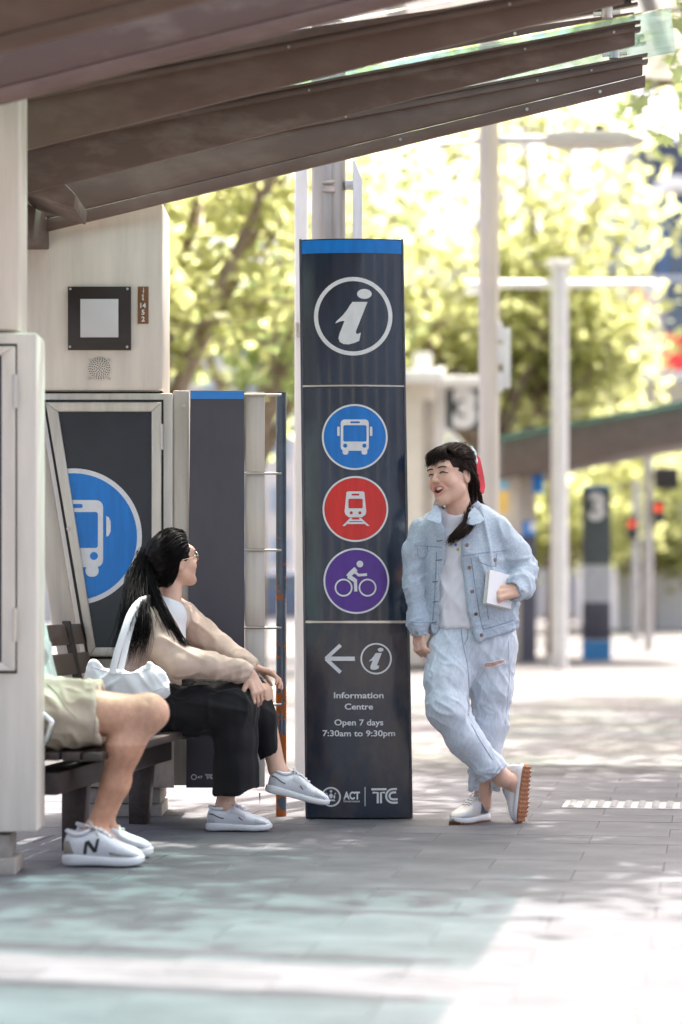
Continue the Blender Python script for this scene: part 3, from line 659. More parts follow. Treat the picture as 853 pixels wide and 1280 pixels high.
# far shelter
beige = mat('far_beige_cladding', (.62,.555,.48), rough=.6, var=.1, scale=2); Yf = 32.5
fs = empty('bus_shelter', (X(660,Yf),Yf,0)); tag(fs, 'far bus shelter with a sloping brown roof beyond the pale poles', 'bus shelter')
mb = MB(); q = lambda x, y, dY=0: P(x, y, Yf+dY)
A = [q(628,597),q(900,546),q(900,497),q(628,549)]; mb.hexa(A, [p+Vector((0,3.2,0)) for p in A]); mb.build('roof', mat('far_brown_roof',(.10,.075,.062),rough=.6,var=.15), fs, bevel=.02)
mb = MB(); A = [q(622,548),q(910,494),q(910,491),q(622,545)]; A = [p+Vector((0,-.15,0)) for p in A]; mb.hexa(A, [p+Vector((0,3.5,0)) for p in A]); mb.build('glass_roof', M['glass'], fs)
for x0, x1, d in ((627,655,.8),(668,684,1.8),(590,612,2.4)): pbox('column', x0, 560, x1, 829, Yf+d, Yf+d+.4, beige, fs, bevel=.02, Yr=Yf)
pbox('panel', 656, 668, 675, 829, Yf+.6, Yf+.66, mat('indigo_panel',(.06,.06,.085),rough=.5), fs, Yr=Yf); pbox('blue_sign', 658, 650, 674, 668, Yf+.58, Yf+.62, M['sign_blue'], fs, Yr=Yf)
decal('bus_mark', fill_mesh([rr(662,654,670,664,2)]), plane_map(Yf+.58), M['sign_white'], fs, step=0, off=.006)
pbox('round_sign', 671, 590, 686, 614, Yf+.7, Yf+.75, M['sign_blue'], fs, Yr=Yf, bevel=.05)
pbox('yellow_poster', 622, 612, 638, 640, Yf+.3, Yf+.36, mat('yellow_poster',(.75,.50,.13),rough=.6), fs, Yr=Yf); pbox('poster', 622, 600, 638, 611, Yf+.3, Yf+.36, mat('cyan_poster',(.2,.45,.65),rough=.6), fs, Yr=Yf)
pbox('back_wall', 640, 583, 690, 829, Yf+2.7, Yf+2.8, beige, fs, Yr=Yf)
pbox('bench_panel', 612, 700, 628, 829, Yf+.5, Yf+.56, beige, fs, Yr=Yf)
fs2 = empty('shelter_kiosk', (X(535,30),30,0)); tag(fs2, 'pale beige kiosk block behind the navy totem and the standing person', 'kiosk')
pbox('body', 488, 478, 545, 834, 30, 31.5, mat('kiosk_cladding',(.68,.61,.53),rough=.7,var=.1,scale=1.5), fs2, bevel=.03); pbox('door', 530, 500, 544, 833, 29.98, 30.02, mat('kiosk_door',(.36,.31,.27),rough=.6), fs2)
pbox('roof_cap', 470, 462, 556, 477, 29.7, 31.7, M['white_metal'], fs2, bevel=.03); pbox('canopy', 556, 470, 602, 479, 30.2, 31.5, M['white_metal'], fs2, bevel=.02)
pbox('roof_unit', 518, 440, 540, 462, 30, 30.5, M['white_metal'], fs2, bevel=.02)
# traffic signals
def signal(px, Y, py_top, lamp, label):
    e = empty('traffic_light', (X(px,Y),Y,0)); tag(e, label, 'traffic light', 'traffic lights at the crossing')
    cyl('pole', X(px,Y), Y, -.002, Z(py_top,Y), .075, mat('signal_pole',(.42,.40,.39),rough=.5), e, 12)
    x, y = lamp; b = pbox('housing', x-6, y-13, x+6, y+16, Y-.22, Y-.02, M['gap'], e, bevel=.02, Yr=Y)
    mb = MB(); c = P(x,y-3,Y-.22); mb.tube([c+Vector((0,-.05,0)), c], .065, 16)
    lm = bpy.data.materials.new('red_signal_lens'); lm.use_nodes = True; bb = lm.node_tree.nodes['Principled BSDF']; bb.inputs['Base Color'].default_value = (.8,.05,.02,1)
    bb.inputs['Emission Color'].default_value = (1,.13,.04,1); bb.inputs['Emission Strength'].default_value = .15
    mb.build('red_lens', lm, b)
    for k in (5, 11):
        mb = MB(); c = P(x,y+k-1,Y-.22); mb.tube([c+Vector((0,-.02,0)), c], .05, 12); mb.build('dark_lens', mat('unlit_lens',(.03,.05,.04),rough=.3), b)
    return e
e1 = signal(811, 40, 556, (823,638), 'traffic light showing red on the taller pole at the right edge')
pbox('pedestrian_box', 817, 585, 846, 612, 39.7, 39.95, M['gap'], e1, bevel=.03, Yr=40)
signal(795, 46, 600, (790,658), 'lower traffic light showing red left of the taller signal pole')
# pale banner panel at the top right, on a dark rod
bn = empty('banner', (X(840,20),20,0)); tag(bn, 'blank pale hanging banner on a dark rod at the top right corner', 'banner')
mb = MB(); vs = []; 
for j in range(7):
    for i in range(13): 
        p = P(787+i*11, -70+j*28, 20); p.y += .03*math.sin(i*1.3+j*.4); vs.append(p)
fsx = [(j*13+i,(j+1)*13+i,(j+1)*13+i+1,j*13+i+1) for j in range(6) for i in range(12)]
mb.add(vs, fsx); o = mb.build('cloth', mat('pale_banner_cloth',(.66,.63,.60),rough=.9,var=.04,trans=(.35,(.7,.66,.62))), bn, smooth=True)
mb = MB(); mb.tube([P(815,16,19.9),P(920,4,19.9)], .014, 8); mb.build('rod', M['gap'], bn)
cyl('mast', X(925,20), 20, -.002, Z(-90,20), .06, M['pole_grey'], bn, 12)

# ------------------------------------------------------------------ far buildings
def windows(par, x0, x1, y0, y1, nx, ny, Y, m, fx=.6, fy=.6):
    for j in range(ny):
        for i in range(nx):
            w = (x1-x0)/nx; h = (y1-y0)/ny; cx = x0+w*(i+.5); cy = y0+h*(j+.5)
            pbox('window', cx-w*fx/2, cy-h*fy/2, cx+w*fx/2, cy+h*fy/2, Y-.05, Y+.1, m, par, Yr=Y)
win = mat('window_glass', (.10,.13,.17), rough=.15, var=.2, scale=.5)
win2 = mat('pale_window_glass', (.35,.42,.50), rough=.2, var=.15, scale=.5)
bl = empty('building', (X(850,85),85,0)); tag(bl, 'blue and grey office block at the right edge above the trees', 'building')
pbox('wall', 796, 186, 990, 812, 85, 100, mat('blue_cladding',(.07,.14,.27),rough=.5,var=.1,scale=.3), bl); pbox('band', 794, 180, 992, 243, 84.6, 84.95, mat('slate_cladding',(.06,.075,.12),rough=.5), bl, Yr=85)
pbox('parapet', 792, 176, 994, 182, 84.4, 100, M['white_metal'], bl, Yr=85); windows(bl, 800, 980, 255, 700, 6, 9, 85, win)
mb = MB(); pts = [P(806+k*6, 246-26*math.sin(k*math.pi/14)+10, 84.2) for k in range(15)]; mb.tube(pts, .28, 8); mb.build('arched_sign_frame', M['white_metal'], bl)
rd = empty('shop_front', (X(830,62),62,0)); tag(rd, 'white shop block with red sign boards at the right edge', 'shop')
pbox('wall', 772, 345, 985, 800, 62, 72, mat('white_render',(.70,.68,.66),rough=.8,var=.05), rd); rs = mat('red_sign_board',(.70,.045,.04),rough=.5)
pbox('sign_board', 790, 362, 806, 424, 61.8, 61.95, rs, rd, Yr=62); pbox('sign_board', 828, 418, 980, 468, 61.8, 61.95, rs, rd, Yr=62); pbox('dark_front', 830, 352, 980, 415, 61.8, 61.95, win, rd, Yr=62)
pbox('awning', 770, 470, 985, 480, 60.5, 62, M['white_metal'], rd, Yr=62); windows(rd, 778, 980, 490, 690, 7, 3, 62, win2)
pl = empty('building', (X(300,78),78,0)); tag(pl, 'pale low building behind the trees on the left', 'building')
pbox('wall', -80, 380, 372, 806, 78, 90, mat('cream_render',(.66,.62,.57),rough=.85,var=.06,scale=.4), pl); windows(pl, 200, 372, 400, 720, 4, 5, 78, win2, .55, .5)
pbox('cornice', -85, 372, 376, 381, 77.5, 90, M['white_metal'], pl, Yr=78)
pc = empty('building', (X(560,95),95,0)); tag(pc, 'wide white building across the street in the middle distance', 'building')
pbox('wall', 376, 330, 792, 796, 95, 110, mat('white_wall_far',(.70,.68,.65),rough=.85,var=.05,scale=.3), pc); windows(pc, 400, 790, 350, 720, 9, 6, 95, win2, .6, .55)
pbox('roof_edge', 370, 322, 796, 331, 94.5, 110, M['white_metal'], pc, Yr=95)
# parked vehicles seen in the gaps (very soft in the photograph)
def car(px, Y, col, label, flip=1):
    e = empty('parked_car', (X(px,Y),Y,0)); tag(e, label, 'car')
    x = X(px,Y); pts = [(-2.1,.35),(-2.1,.75),(-1.9,.92),(-1.1,.98),(-.55,1.42),(.85,1.45),(1.5,1.0),(2.0,.9),(2.15,.6),(2.1,.35)]
    mb = MB(); mb.prism([(x+flip*a,b) for a, b in pts], Y, Y+1.7); b = mb.build('body', mat('car_paint',col,rough=.25,coat=.6,var=.03), e, bevel=.08)
    mb = MB(); mb.prism([(x+flip*a,b) for a, b in ((-.95,1.0),(-.5,1.36),(.1,1.38),(.1,1.0))], Y-.01, Y+.02); mb.build('window', win, b)
    mb = MB(); mb.prism([(x+flip*a,b) for a, b in ((.18,1.0),(.18,1.38),(.78,1.38),(1.3,1.0))], Y-.01, Y+.02); mb.build('window', win, b)
    for d in (-1.3, 1.35):
        mb = MB(); mb.tube([(x+d,Y-.03,.33),(x+d,Y+.2,.33)], .33, 20); w = mb.build('wheel', M['gap'], e); mb = MB(); mb.tube([(x+d,Y-.05,.33),(x+d,Y-.03,.33)], .2, 14); mb.build('rim', M['bolt'], w)
car(345, 58, (.06,.09,.16), 'dark blue parked car seen between the blue rail post and the totem')

# unseen block added behind the camera so the totem's enamel has something to mirror
ob = empty('building', (0,-16,0)); tag(ob, 'concrete office block added unseen behind the camera for the totem to mirror', 'building')
mb = MB(); mb.box((-30,-26,-.01),(30,-16,7)); mb.build('wall', mat('added_block_concrete',(.09,.085,.08),rough=.85,var=.15,scale=.6), ob)
for k in range(15):
    mb = MB(); x = -28+4*k; mb.box((x-.35,-15.95,0),(x+.35,-15.5,7)); mb.build('pier', mat('added_block_pier',(.30,.29,.28),rough=.8) if k == 0 else bpy.data.materials['added_block_pier'], ob)
    for z in (1,4):
        mb = MB(); mb.box((x+.6,-15.98,z),(x+3.4,-15.9,z+2.6)); mb.build('window', win, ob)
# ------------------------------------------------------------------ trees
M['bark'] = mat('plane_tree_bark', (.20,.145,.105), rough=.9, col2=(.33,.27,.20), lo=.42, hi=.62, scale=5, stretch=(2,2,.7), bump=.5, bscale=14)
def leaf_mat(name, c1, c2, tr):
    m = mat(name, c1, rough=.5, col2=c2, lo=.3, hi=.7, scale=2.2, spec=.35, detail=3, trans=(.62, tr)); return m
M['leaf_a'] = leaf_mat('yellow_green_leaf', (.10,.13,.02), (.17,.17,.03), (.64,.66,.31))
M['leaf_b'] = leaf_mat('fresh_green_leaf', (.07,.12,.02), (.13,.15,.025), (.56,.65,.29))
def leaves_mesh(name, C, size, rng, n_up=.55, lobed=False):
    """five-cornered bent leaves at the points C"""
    n = len(C); d = rng.normal(size=(n,3)); d /= np.linalg.norm(d,axis=1)[:,None]
    nn = rng.normal(size=(n,3)); nn[:,2] = np.abs(nn[:,2]) + n_up; nn -= d*(nn*d).sum(1)[:,None]; nn /= np.linalg.norm(nn,axis=1)[:,None]
    s = np.cross(nn, d); sz = size*rng.uniform(.6,1.25,n)[:,None]
    if lobed:                                              # a plane leaf: five pointed lobes around the stalk end
        pr = [(-.30,0,0),(-.34,.30,-.06),(-.10,.26,-.04),(.02,.52,-.12),(.12,.22,-.03),(.30,.30,-.07),(.24,.10,-.01),(.58,0,.05),(.24,-.10,-.01),(.30,-.30,-.07),(.12,-.22,-.03),(.02,-.52,-.12),(-.10,-.26,-.04),(-.34,-.30,-.06)]
        V = np.stack([C + sz*(a*d + b*s + c*nn) for a,b,c in pr], 1).reshape(-1,3); b0 = (np.arange(n)*14)[:,None]
        return mesh_np(name, V, np.concatenate([b0+np.array([[0,k,k+1]]) for k in range(1,13)], 0))
    prof = [(-.5,0,0),(-.12,.48,-.10),(.18,.30,-.04),(.55,0,.06),(.18,-.30,-.04),(-.12,-.48,-.10)]
    V = np.stack([C + sz*(a*d + b*s + c*nn) for a,b,c in prof], 1).reshape(-1,3)
    base = (np.arange(n)*6)[:,None]
    F = np.concatenate([base+np.array([[0,1,2,3]]), base+np.array([[0,3,4,5]])], 0)
    return mesh_np(name, V, F)
def tree(label, base, h_fork, limbs, nleaf, size, seed, lm, r0=.17, spread=.75, trunk_pts=None, group='plane trees along the street', lobed=False):
    rng = np.random.default_rng(seed); root = empty('plane_tree', base); tag(root, label, 'tree', group)
    base = Vector(base); mb = MB()
    tp = trunk_pts or [Vector((0,0,-.05)), Vector((.03,.02,h_fork*.5)), Vector((0,0,h_fork))]
    tp = [base + Vector(p) for p in tp]
    mb.tube(tp, [r0*1.15] + [r0*.95]*(len(tp)-2) + [r0*.85], 12); tips = []
    fork = tp[-1]
    for tgt, rr_ in limbs:
        tgt = base + Vector(tgt); mid = fork.lerp(tgt,.5) + Vector((rng.normal(0,.15),rng.normal(0,.15),.25))
        a = [fork.lerp(mid, t).lerp(mid.lerp(tgt, t), t) for t in (0,.2,.4,.6,.8,1)]
        mb.tube(a, [r0*rr_*(1-.75*t) for t in (0,.2,.4,.6,.8,1)], 8); tips += [(p, .55+.35*i/5) for i, p in enumerate(a[2:])]
        for k in range(9):
            p0 = a[2+int(rng.integers(0,4))]; dv = Vector(rng.normal(size=3)); dv.z = abs(dv.z)*.6 - .15; p1 = p0 + dv.normalized()*rng.uniform(.5,1.25)
            mb.tube([p0, p0.lerp(p1,.5)+Vector((0,0,.05)), p1], [r0*.16, r0*.11, r0*.03], 5); tips += [(p0.lerp(p1,.6), .42), (p1, .42)]
    mb.build('trunk', M['bark'], root, smooth=True)
    tc = np.array([tuple(t[0]) for t in tips]); ts = np.array([t[1] for t in tips])
    pick = rng.integers(0, len(tc), nleaf)
    C = tc[pick] + rng.normal(size=(nleaf,3)) * ts[pick][:,None] * spread * np.array([1,1,.75])
    link('crown', leaves_mesh('crown', C, size, rng, lobed=lobed), lm, root)
    return root
def ring_limbs(n, r, z0, z1, seed, cx=0, cy=0):
    rg = random.Random(seed); return [((cx+r*rg.uniform(.45,1)*math.cos(2*math.pi*k/n+rg.uniform(-.3,.3)), cy+r*rg.uniform(.45,1)*math.sin(2*math.pi*k/n+rg.uniform(-.3,.3)), rg.uniform(z0,z1)), rg.uniform(.4,.65)) for k in range(n)]
tree('plane tree with a brown leaning trunk behind the lit cabinet on the left', (-1.95,23.5,0), 2.3, ring_limbs(9,2.3,3.8,6.4,3,.3) + [((.15,.2,4.4),.6),((1.3,0,4.4),.4),((-.8,.3,4.6),.6)], 3000, .17, 11, M['leaf_a'], r0=.15, trunk_pts=[(0,0,-.05),(.02,0,1.2),(.12,0,2.3)])
tree('slender plane tree whose stems show left of the totem', (-1.05,29.5,0), 2.4, ring_limbs(9,2.3,4.2,7.2,5,.4) + [((1.0,.2,5.2),.5),((.5,0,4.4),.4)], 2300, .18, 12, M['leaf_b'], r0=.12)
tree('full yellow green plane tree between the totem and the street light', (2.22,36.0,0), 2.9, ring_limbs(15,2.7,4.4,10.2,6,-.6), 4900, .20, 13, M['leaf_a'], r0=.15)
tree('plane tree filling the space between the two pale poles', (3.30,37.0,0), 3.2, ring_limbs(13,1.45,4.8,9.4,8,-.2), 3300, .19, 14, M['leaf_a'], r0=.15)
tree('low drooping plane tree over the far shelter roof', (4.1,46.0,0), 2.9, ring_limbs(10,1.4,4.6,6.6,9,-.3), 1500, .20, 15, M['leaf_a'], r0=.17)
tree('bright plane tree far off beyond the traffic lights', (5.07,56.0,0), 1.5, ring_limbs(10,2.4,1.8,4.2,10), 3600, .24, 16, M['leaf_a'], r0=.2)
tree('bright plane tree far off between the far shelter posts', (7.6,60.0,0), 1.5, ring_limbs(10,2.4,1.8,4.6,21), 3200, .24, 17, M['leaf_a'], r0=.2)
# a near tree standing right of the frame: its twigs dip into the top right corner and its crown dapples the paving
tips = [((2.0,12.5,4.05),.14)]
for k, (gx, gy) in enumerate(((-.9,7.7),(-.3,7.75),(.3,8.0),(-.6,8.6),(.1,8.6),(.8,8.5),(-.9,9.3),(0,9.4),(.8,9.3),(1.4,9.6),(2.0,9.5),(.5,10.2),(1.3,10.7),(2.1,10.3),(2.7,11.3),(1.6,11.8),(.6,11.6),(2.4,12.8),(1.2,13.4),(3.2,14))):
    z = 5.7 + .9*((k*7) % 5)/4; tips.append(((gx+z*.2, gy+z*.4, z), .34))
tree('near plane tree whose leafy twig hangs into the top right corner', (4.6,13.2,0), 3.6, [((x-4.6,y-13.2,z),r) for (x,y,z),r in tips], 11500, .15, 18, M['leaf_b'], r0=.2, spread=.55, lobed=True)
tips = []  # unseen tree added right of frame; crown tips set where its shade should fall
for k, (gx, gy) in enumerate(((-.4,13.6),(.5,13.9),(1.5,14.3),(2.6,14.6),(3.2,15.6),(1.2,16.2),(2.2,16.8),(.4,17.2),(1.0,20.6),(1.8,21.0),(2.6,20.8),(3.4,21.2),(4.2,21.0),(2.2,21.8),(3.2,22.2),(-.6,20.8),(-1.4,19.0),(-.2,18.6),(4.4,18.0))):
    z = 6.4 + 1.0*((k*7) % 5)/4; tips.append(((gx+z*.2, gy+z*.4, z), .34))
tree('plane tree added unseen right of the picture so its crown shades the paving farther back', (6.6,20.5,0), 4.2, [((x-6.6,y-20.5,z),r) for (x,y,z),r in tips], 6500, .17, 19, M['leaf_b'], r0=.22, spread=.5)
# ------------------------------------------------------------------ blended solids: bodies and garments as continuous surfaces
class Vol:
    def __init__(s, lo, hi, h):
        s.lo = np.array(lo, float); s.h = h; s.n = np.ceil((np.array(hi)-s.lo)/h).astype(int)+1
        s.ax = [(s.lo[i] + h*np.arange(s.n[i])).astype(np.float32) for i in range(3)]
        s.d = np.full(tuple(s.n), 1.0, np.float32)
    def like(s):
        o = Vol.__new__(Vol); o.lo, o.h, o.n, o.ax = s.lo, s.h, s.n, s.ax; o.d = np.full(tuple(s.n), 1.0, np.float32); return o
    def _sl(s, lo, hi):
        a = np.clip(np.floor((np.array(lo)-s.lo)/s.h).astype(int), 0, s.n-1); b = np.clip(np.ceil((np.array(hi)-s.lo)/s.h).astype(int)+1, 1, s.n)
        sl = tuple(slice(a[i], max(b[i], a[i]+1)) for i in range(3))
        return sl, s.ax[0][sl[0]][:,None,None], s.ax[1][sl[1]][None,:,None], s.ax[2][sl[2]][None,None,:]
    def put(s, sl, f, k, op):
        d = s.d[sl]
        if op == 'u':
            if k > 0:
                t = np.clip(.5+.5*(f-d)/k, 0, 1); s.d[sl] = f + (d-f)*t - k*t*(1-t)
            else: s.d[sl] = np.minimum(d, f)
        else:
            f = -f
            if k > 0:
                t = np.clip(.5-.5*(f-d)/k, 0, 1); s.d[sl] = f + (d-f)*t + k*t*(1-t)
            else: s.d[sl] = np.maximum(d, f)
    def cone(s, a, b, ra, rb, k=.0, op='u', flat=None):
        a = np.array(a, float); b = np.array(b, float); m = max(k, .0) + 3*s.h
        lo = np.minimum(a-ra, b-rb)-m; hi = np.maximum(a+ra, b+rb)+m
        sl, x, y, z = s._sl(lo, hi); x = x-a[0]; y = y-a[1]; z = z-a[2]; ba = b-a; fm = 1.0
        if flat is not None:
            n, f = np.array(flat[0], float), flat[1]; n = n/np.linalg.norm(n); g = 1/f-1; qn = (x*n[0]+y*n[1]+z*n[2])*g
            x, y, z = x+qn*n[0], y+qn*n[1], z+qn*n[2]; ba = ba + g*ba.dot(n)*n; fm = (1+f)/2
        t = np.clip((x*ba[0]+y*ba[1]+z*ba[2])/max(ba.dot(ba),1e-9), 0, 1)
        d = np.sqrt((x-t*ba[0])**2+(y-t*ba[1])**2+(z-t*ba[2])**2) - (ra+(rb-ra)*t)
        s.put(sl, (d*fm).astype(np.float32), k, op); return s
    def chain(s, pts, k=.0, flat=None):
        for (a, ra), (b, rb) in zip(pts[:-1], pts[1:]): s.cone(a, b, ra, rb, k, flat=flat)
        return s
    def ell(s, c, r, k=.0, op='u', R=None):
        c = np.array(c, float); r = np.array([r]*3 if np.isscalar(r) else r, float); m = max(k,0)+3*s.h; mr = r.max()
        sl, x, y, z = s._sl(c-mr-m, c+mr+m); x = x-c[0]; y = y-c[1]; z = z-c[2]
        if R is not None:
            x, y, z = (x*R[0][i]+y*R[1][i]+z*R[2][i] for i in range(3))
        k0 = np.sqrt((x/r[0])**2+(y/r[1])**2+(z/r[2])**2); k1 = np.sqrt((x/r[0]**2)**2+(y/r[1]**2)**2+(z/r[2]**2)**2)+1e-9
        s.put(sl, (k0*(k0-1)/k1).astype(np.float32), k, op); return s
    def fn(s, f, k=0, op='s', lo=None, hi=None):
        sl, x, y, z = s._sl(s.lo if lo is None else lo, (s.lo+s.h*s.n) if hi is None else hi)
        d = f(x, y, z) + 0*(x+y+z); s.put(sl, d.astype(np.float32), k, op); return s
    def mesh(s):
        d = s.d; neg = d < 0; nx, ny, nz = d.shape
        c = np.zeros((nx-1,ny-1,nz-1), np.int8)
        offs = [(i,j,k) for i in (0,1) for j in (0,1) for k in (0,1)]
        for i,j,k in offs: c += neg[i:nx-1+i, j:ny-1+j, k:nz-1+k]
        act = np.argwhere((c > 0) & (c < 8)); N = len(act)
        vals = np.stack([d[act[:,0]+i, act[:,1]+j, act[:,2]+k] for i,j,k in offs], 1)
        acc = np.zeros((N,3)); cnt = np.zeros(N)
        for a in range(8):
            for b in range(a+1, 8):
                oa, ob = np.array(offs[a]), np.array(offs[b])
                if np.abs(oa-ob).sum() != 1: continue
                va, vb = vals[:,a], vals[:,b]; mk = (va < 0) != (vb < 0); t = np.where(mk, va/(va-vb+1e-12), 0)
                acc += np.where(mk[:,None], oa + t[:,None]*(ob-oa), 0); cnt += mk
        V = (act + acc/cnt[:,None])*s.h + s.lo
        idx = np.full(c.shape, -1, np.int32); idx[act[:,0],act[:,1],act[:,2]] = np.arange(N)
        F = []
        for ax in range(3):
            u, v = (ax+1)%3, (ax+2)%3
            A = neg; sl0 = [slice(None)]*3; sl1 = [slice(None)]*3; sl0[ax] = slice(0,-1); sl1[ax] = slice(1,None)
            n0, n1 = A[tuple(sl0)], A[tuple(sl1)]; e = np.argwhere(n0 != n1)
            ok = (e[:,u] > 0) & (e[:,v] > 0) & (e[:,u] < d.shape[u]-1) & (e[:,v] < d.shape[v]-1); e = e[ok]
            fl = n0[e[:,0],e[:,1],e[:,2]]; q = []
            for du, dv in ((-1,-1),(0,-1),(0,0),(-1,0)):
                t = e.copy(); t[:,u] += du; t[:,v] += dv; q.append(idx[t[:,0],t[:,1],t[:,2]])
            q = np.stack(q, 1); q[~fl] = q[~fl][:,::-1]; F.append(q)
        F = np.concatenate(F); F = F[(F >= 0).all(1)]
        return V, F
def relax(V, F, it=1, w=.5):
    E = np.concatenate([F[:,[0,1]],F[:,[1,2]],F[:,[2,3]],F[:,[3,0]]]); n = len(V)
    for _ in range(it):
        s = np.zeros_like(V); c = np.zeros(n)
        for a, b in ((0,1),(1,0)):
            for k in range(3): s[:,k] += np.bincount(E[:,a], V[E[:,b],k], n)
            c += np.bincount(E[:,a], minlength=n)
        V = V*(1-w) + w*s/np.maximum(c,1)[:,None]
    return V
def normals(V, F):
    n = np.cross(V[F[:,2]]-V[F[:,0]], V[F[:,3]]-V[F[:,1]]); o = np.zeros_like(V)
    for k in range(4):
        for j in range(3): o[:,j] += np.bincount(F[:,k], n[:,j], len(V))
    return o/np.maximum(np.linalg.norm(o,axis=1),1e-9)[:,None]
def vnoise(Q, seed=0):
    """smooth value noise 0..1 at points Q (already scaled)"""
    i = np.floor(Q).astype(np.int64); f = Q-i; f = f*f*(3-2*f); out = 0
    for dx in (0,1):
        for dy in (0,1):
            for dz in (0,1):
                h = ((i[:,0]+dx)*73856093) ^ ((i[:,1]+dy)*19349663) ^ ((i[:,2]+dz)*83492791) ^ (seed*2654435761)
                h = (h ^ (h >> 13))*1274126177 & 0x7fffffff; h = (h ^ (h >> 15)) & 0xffff
                w = (f[:,0] if dx else 1-f[:,0])*(f[:,1] if dy else 1-f[:,1])*(f[:,2] if dz else 1-f[:,2]); out = out + w*(h/65535.)
    return out
def folds(V, along, lng, wid, amp, seed, across=None):
    """ridged cloth folds: long in the direction 'along', narrow across it"""
    a = np.array(along, float); a /= np.linalg.norm(a); b = np.cross(a, (0,1,0) if abs(a[1]) < .8 else (1,0,0)); b /= np.linalg.norm(b); c = np.cross(a, b)
    Q = np.stack([V@a/lng, V@b/wid, V@c/wid], 1); n = vnoise(Q, seed); m = vnoise(Q*2.1+5, seed+9)
    r = 1-np.abs(2*n-1); return amp*(1.35*r**2.6 - .42 + .35*(m-.5))
def garment(name, vol, m, parent, disp=None, it=1, col=None):
    V, F = vol.mesh(); V = relax(V, F, it)
    if disp is not None: V = V + normals(V, F)*disp(V)[:,None]; V = relax(V, F, 1, .4)
    me = mesh_np(name, V, F)
    if col is not None:
        at = me.color_attributes.new('Col', 'FLOAT_COLOR', 'POINT'); at.data.foreach_set('color', np.concatenate([col(V), np.ones((len(V),1))], 1).astype(np.float32).ravel())
    o = link(name, me, m, parent, smooth=True); return o, V, F
def bvh(V, F): return BVHTree.FromPolygons(V.tolist(), F.tolist())
def hit(bv, px, py, off=.0015):
    d = Vector(((px-CX)/FPX, 1, -(py-HZ)/FPX)).normalized(); r = bv.ray_cast(Vector((0,0,CAMZ)), d)
    if r[0] is None: return None
    return r[0] + r[1]*off
def seam(bv, pts, r, m, parent, name='seam', off=.001, step=4, n=5):
    out = []
    for (x0,y0),(x1,y1) in zip(pts[:-1], pts[1:]):
        k = max(1, int(math.hypot(x1-x0,y1-y0)/step))
        for i in range(k): out.append((x0+(x1-x0)*i/k, y0+(y1-y0)*i/k))
    out.append(pts[-1]); q = [hit(bv,*p,off) for p in out]; q = [p for p in q if p is not None]
    if len(q) < 2: return None
    mb = MB(); mb.tube(q, r, n); return mb.build(name, m, parent, smooth=True)
def patch(bv, contour, m, parent, name, off=.002, step=3):
    """thin piece of cloth lying on a garment, outlined in photo pixels"""
    me = fill_mesh([contour]); fb = [None]
    def mp(x, y, o):
        p = hit(bv, x, y, o)
        if p is None: p = fb[0] or P(x, y, 10)
        fb[0] = p; return p
    ymin = min(p[1] for p in contour); bm = bmesh.new(); bm.from_mesh(me); y = ymin+step
    while y < max(p[1] for p in contour):
        bmesh.ops.bisect_plane(bm, geom=bm.verts[:]+bm.edges[:]+bm.faces[:], plane_co=(0,-y,0), plane_no=(0,1,0)); y += step
    bm.to_mesh(me); bm.free()
    return decal(name, me, mp, m, parent, step=step, off=off)
def button(bv, px, py, r, m, parent, name='button'):
    p = hit(bv, px, py, 0.0); q = hit(bv, px, py, .004)
    if p is None: return
    mb = MB(); mb.tube([p,q], r, 10); return mb.build(name, m, parent)
def catmull(pts, n):
    pts = [np.array(p, float) for p in pts]; pts = [2*pts[0]-pts[1]] + pts + [2*pts[-1]-pts[-2]]; m = len(pts)-3; out = []
    for i in range(n):
        u = i/(n-1)*m; k = min(int(u), m-1); t = u-k; a,b,c,d = pts[k:k+4]
        out.append(.5*((2*b)+(-a+c)*t+(2*a-5*b+4*c-d)*t*t+(-a+3*b-3*c+d)*t**3))
    return np.array(out)
def strands(name, guides, m, parent, seed=1, seg=14):
    """many thin tapering hairs along guide curves, one mesh"""
    rng = np.random.default_rng(seed); VV = []; FF = []; base = 0
    for pts, n, s0, s1, r in guides:
        c = catmull(pts, seg); t = np.linspace(0,1,seg)
        for _ in range(n):
            o = rng.normal(size=3); o /= np.linalg.norm(o)+1e-9; o *= rng.uniform(0,1)**.5; w = rng.normal(size=(2,3))*.25
            e = rng.uniform(.82,1.0); tt = t*e
            q = np.stack([np.interp(tt, t, c[:,k]) for k in range(3)], 1) + (s0+(s1-s0)*t)[:,None]*(o + w[0]*np.sin(t*5+rng.uniform(0,6))[:,None] + w[1]*np.sin(t*9+rng.uniform(0,6))[:,None]*.5)
            rad = r*rng.uniform(.6,1.2)*(1-.9*t**3)
            T_ = np.gradient(q, axis=0); T_ /= np.linalg.norm(T_,axis=1)[:,None]+1e-9; u = np.cross(T_, rng.normal(size=3)); u /= np.linalg.norm(u,axis=1)[:,None]+1e-9; v = np.cross(T_, u)
            ring = np.stack([q+rad[:,None]*(u*math.cos(a)+v*math.sin(a)) for a in (0,2.094,4.189)], 1).reshape(-1,3); VV.append(ring)
            ii = np.arange(seg-1)[:,None]*3+base
            for k in range(3): FF.append(np.concatenate([ii+k, ii+(k+1)%3, ii+3+(k+1)%3, ii+3+k], 1))
            base += seg*3
    me = mesh_np(name, np.concatenate(VV), np.concatenate(FF)); return link(name, me, m, parent, smooth=True)
def frame_of(f, roll=0.0):
    """head frame: columns are the person's left, forward, up"""
    f = Vector(f).normalized(); l = Vector((0,0,1)).cross(f).normalized()*1.0; u = f.cross(l)*-1.0
    u = l.cross(f)*-1.0 if False else f.cross(l)
    # right-handed: left x forward ... left = up x forward
    l = Vector((0,0,1)).cross(f).normalized(); u = f.cross(l).normalized()
    c, s = math.cos(roll), math.sin(roll); l2 = l*c + u*s; u2 = u*c - l*s
    return np.array([[l2[i], f[i], u2[i]] for i in range(3)])
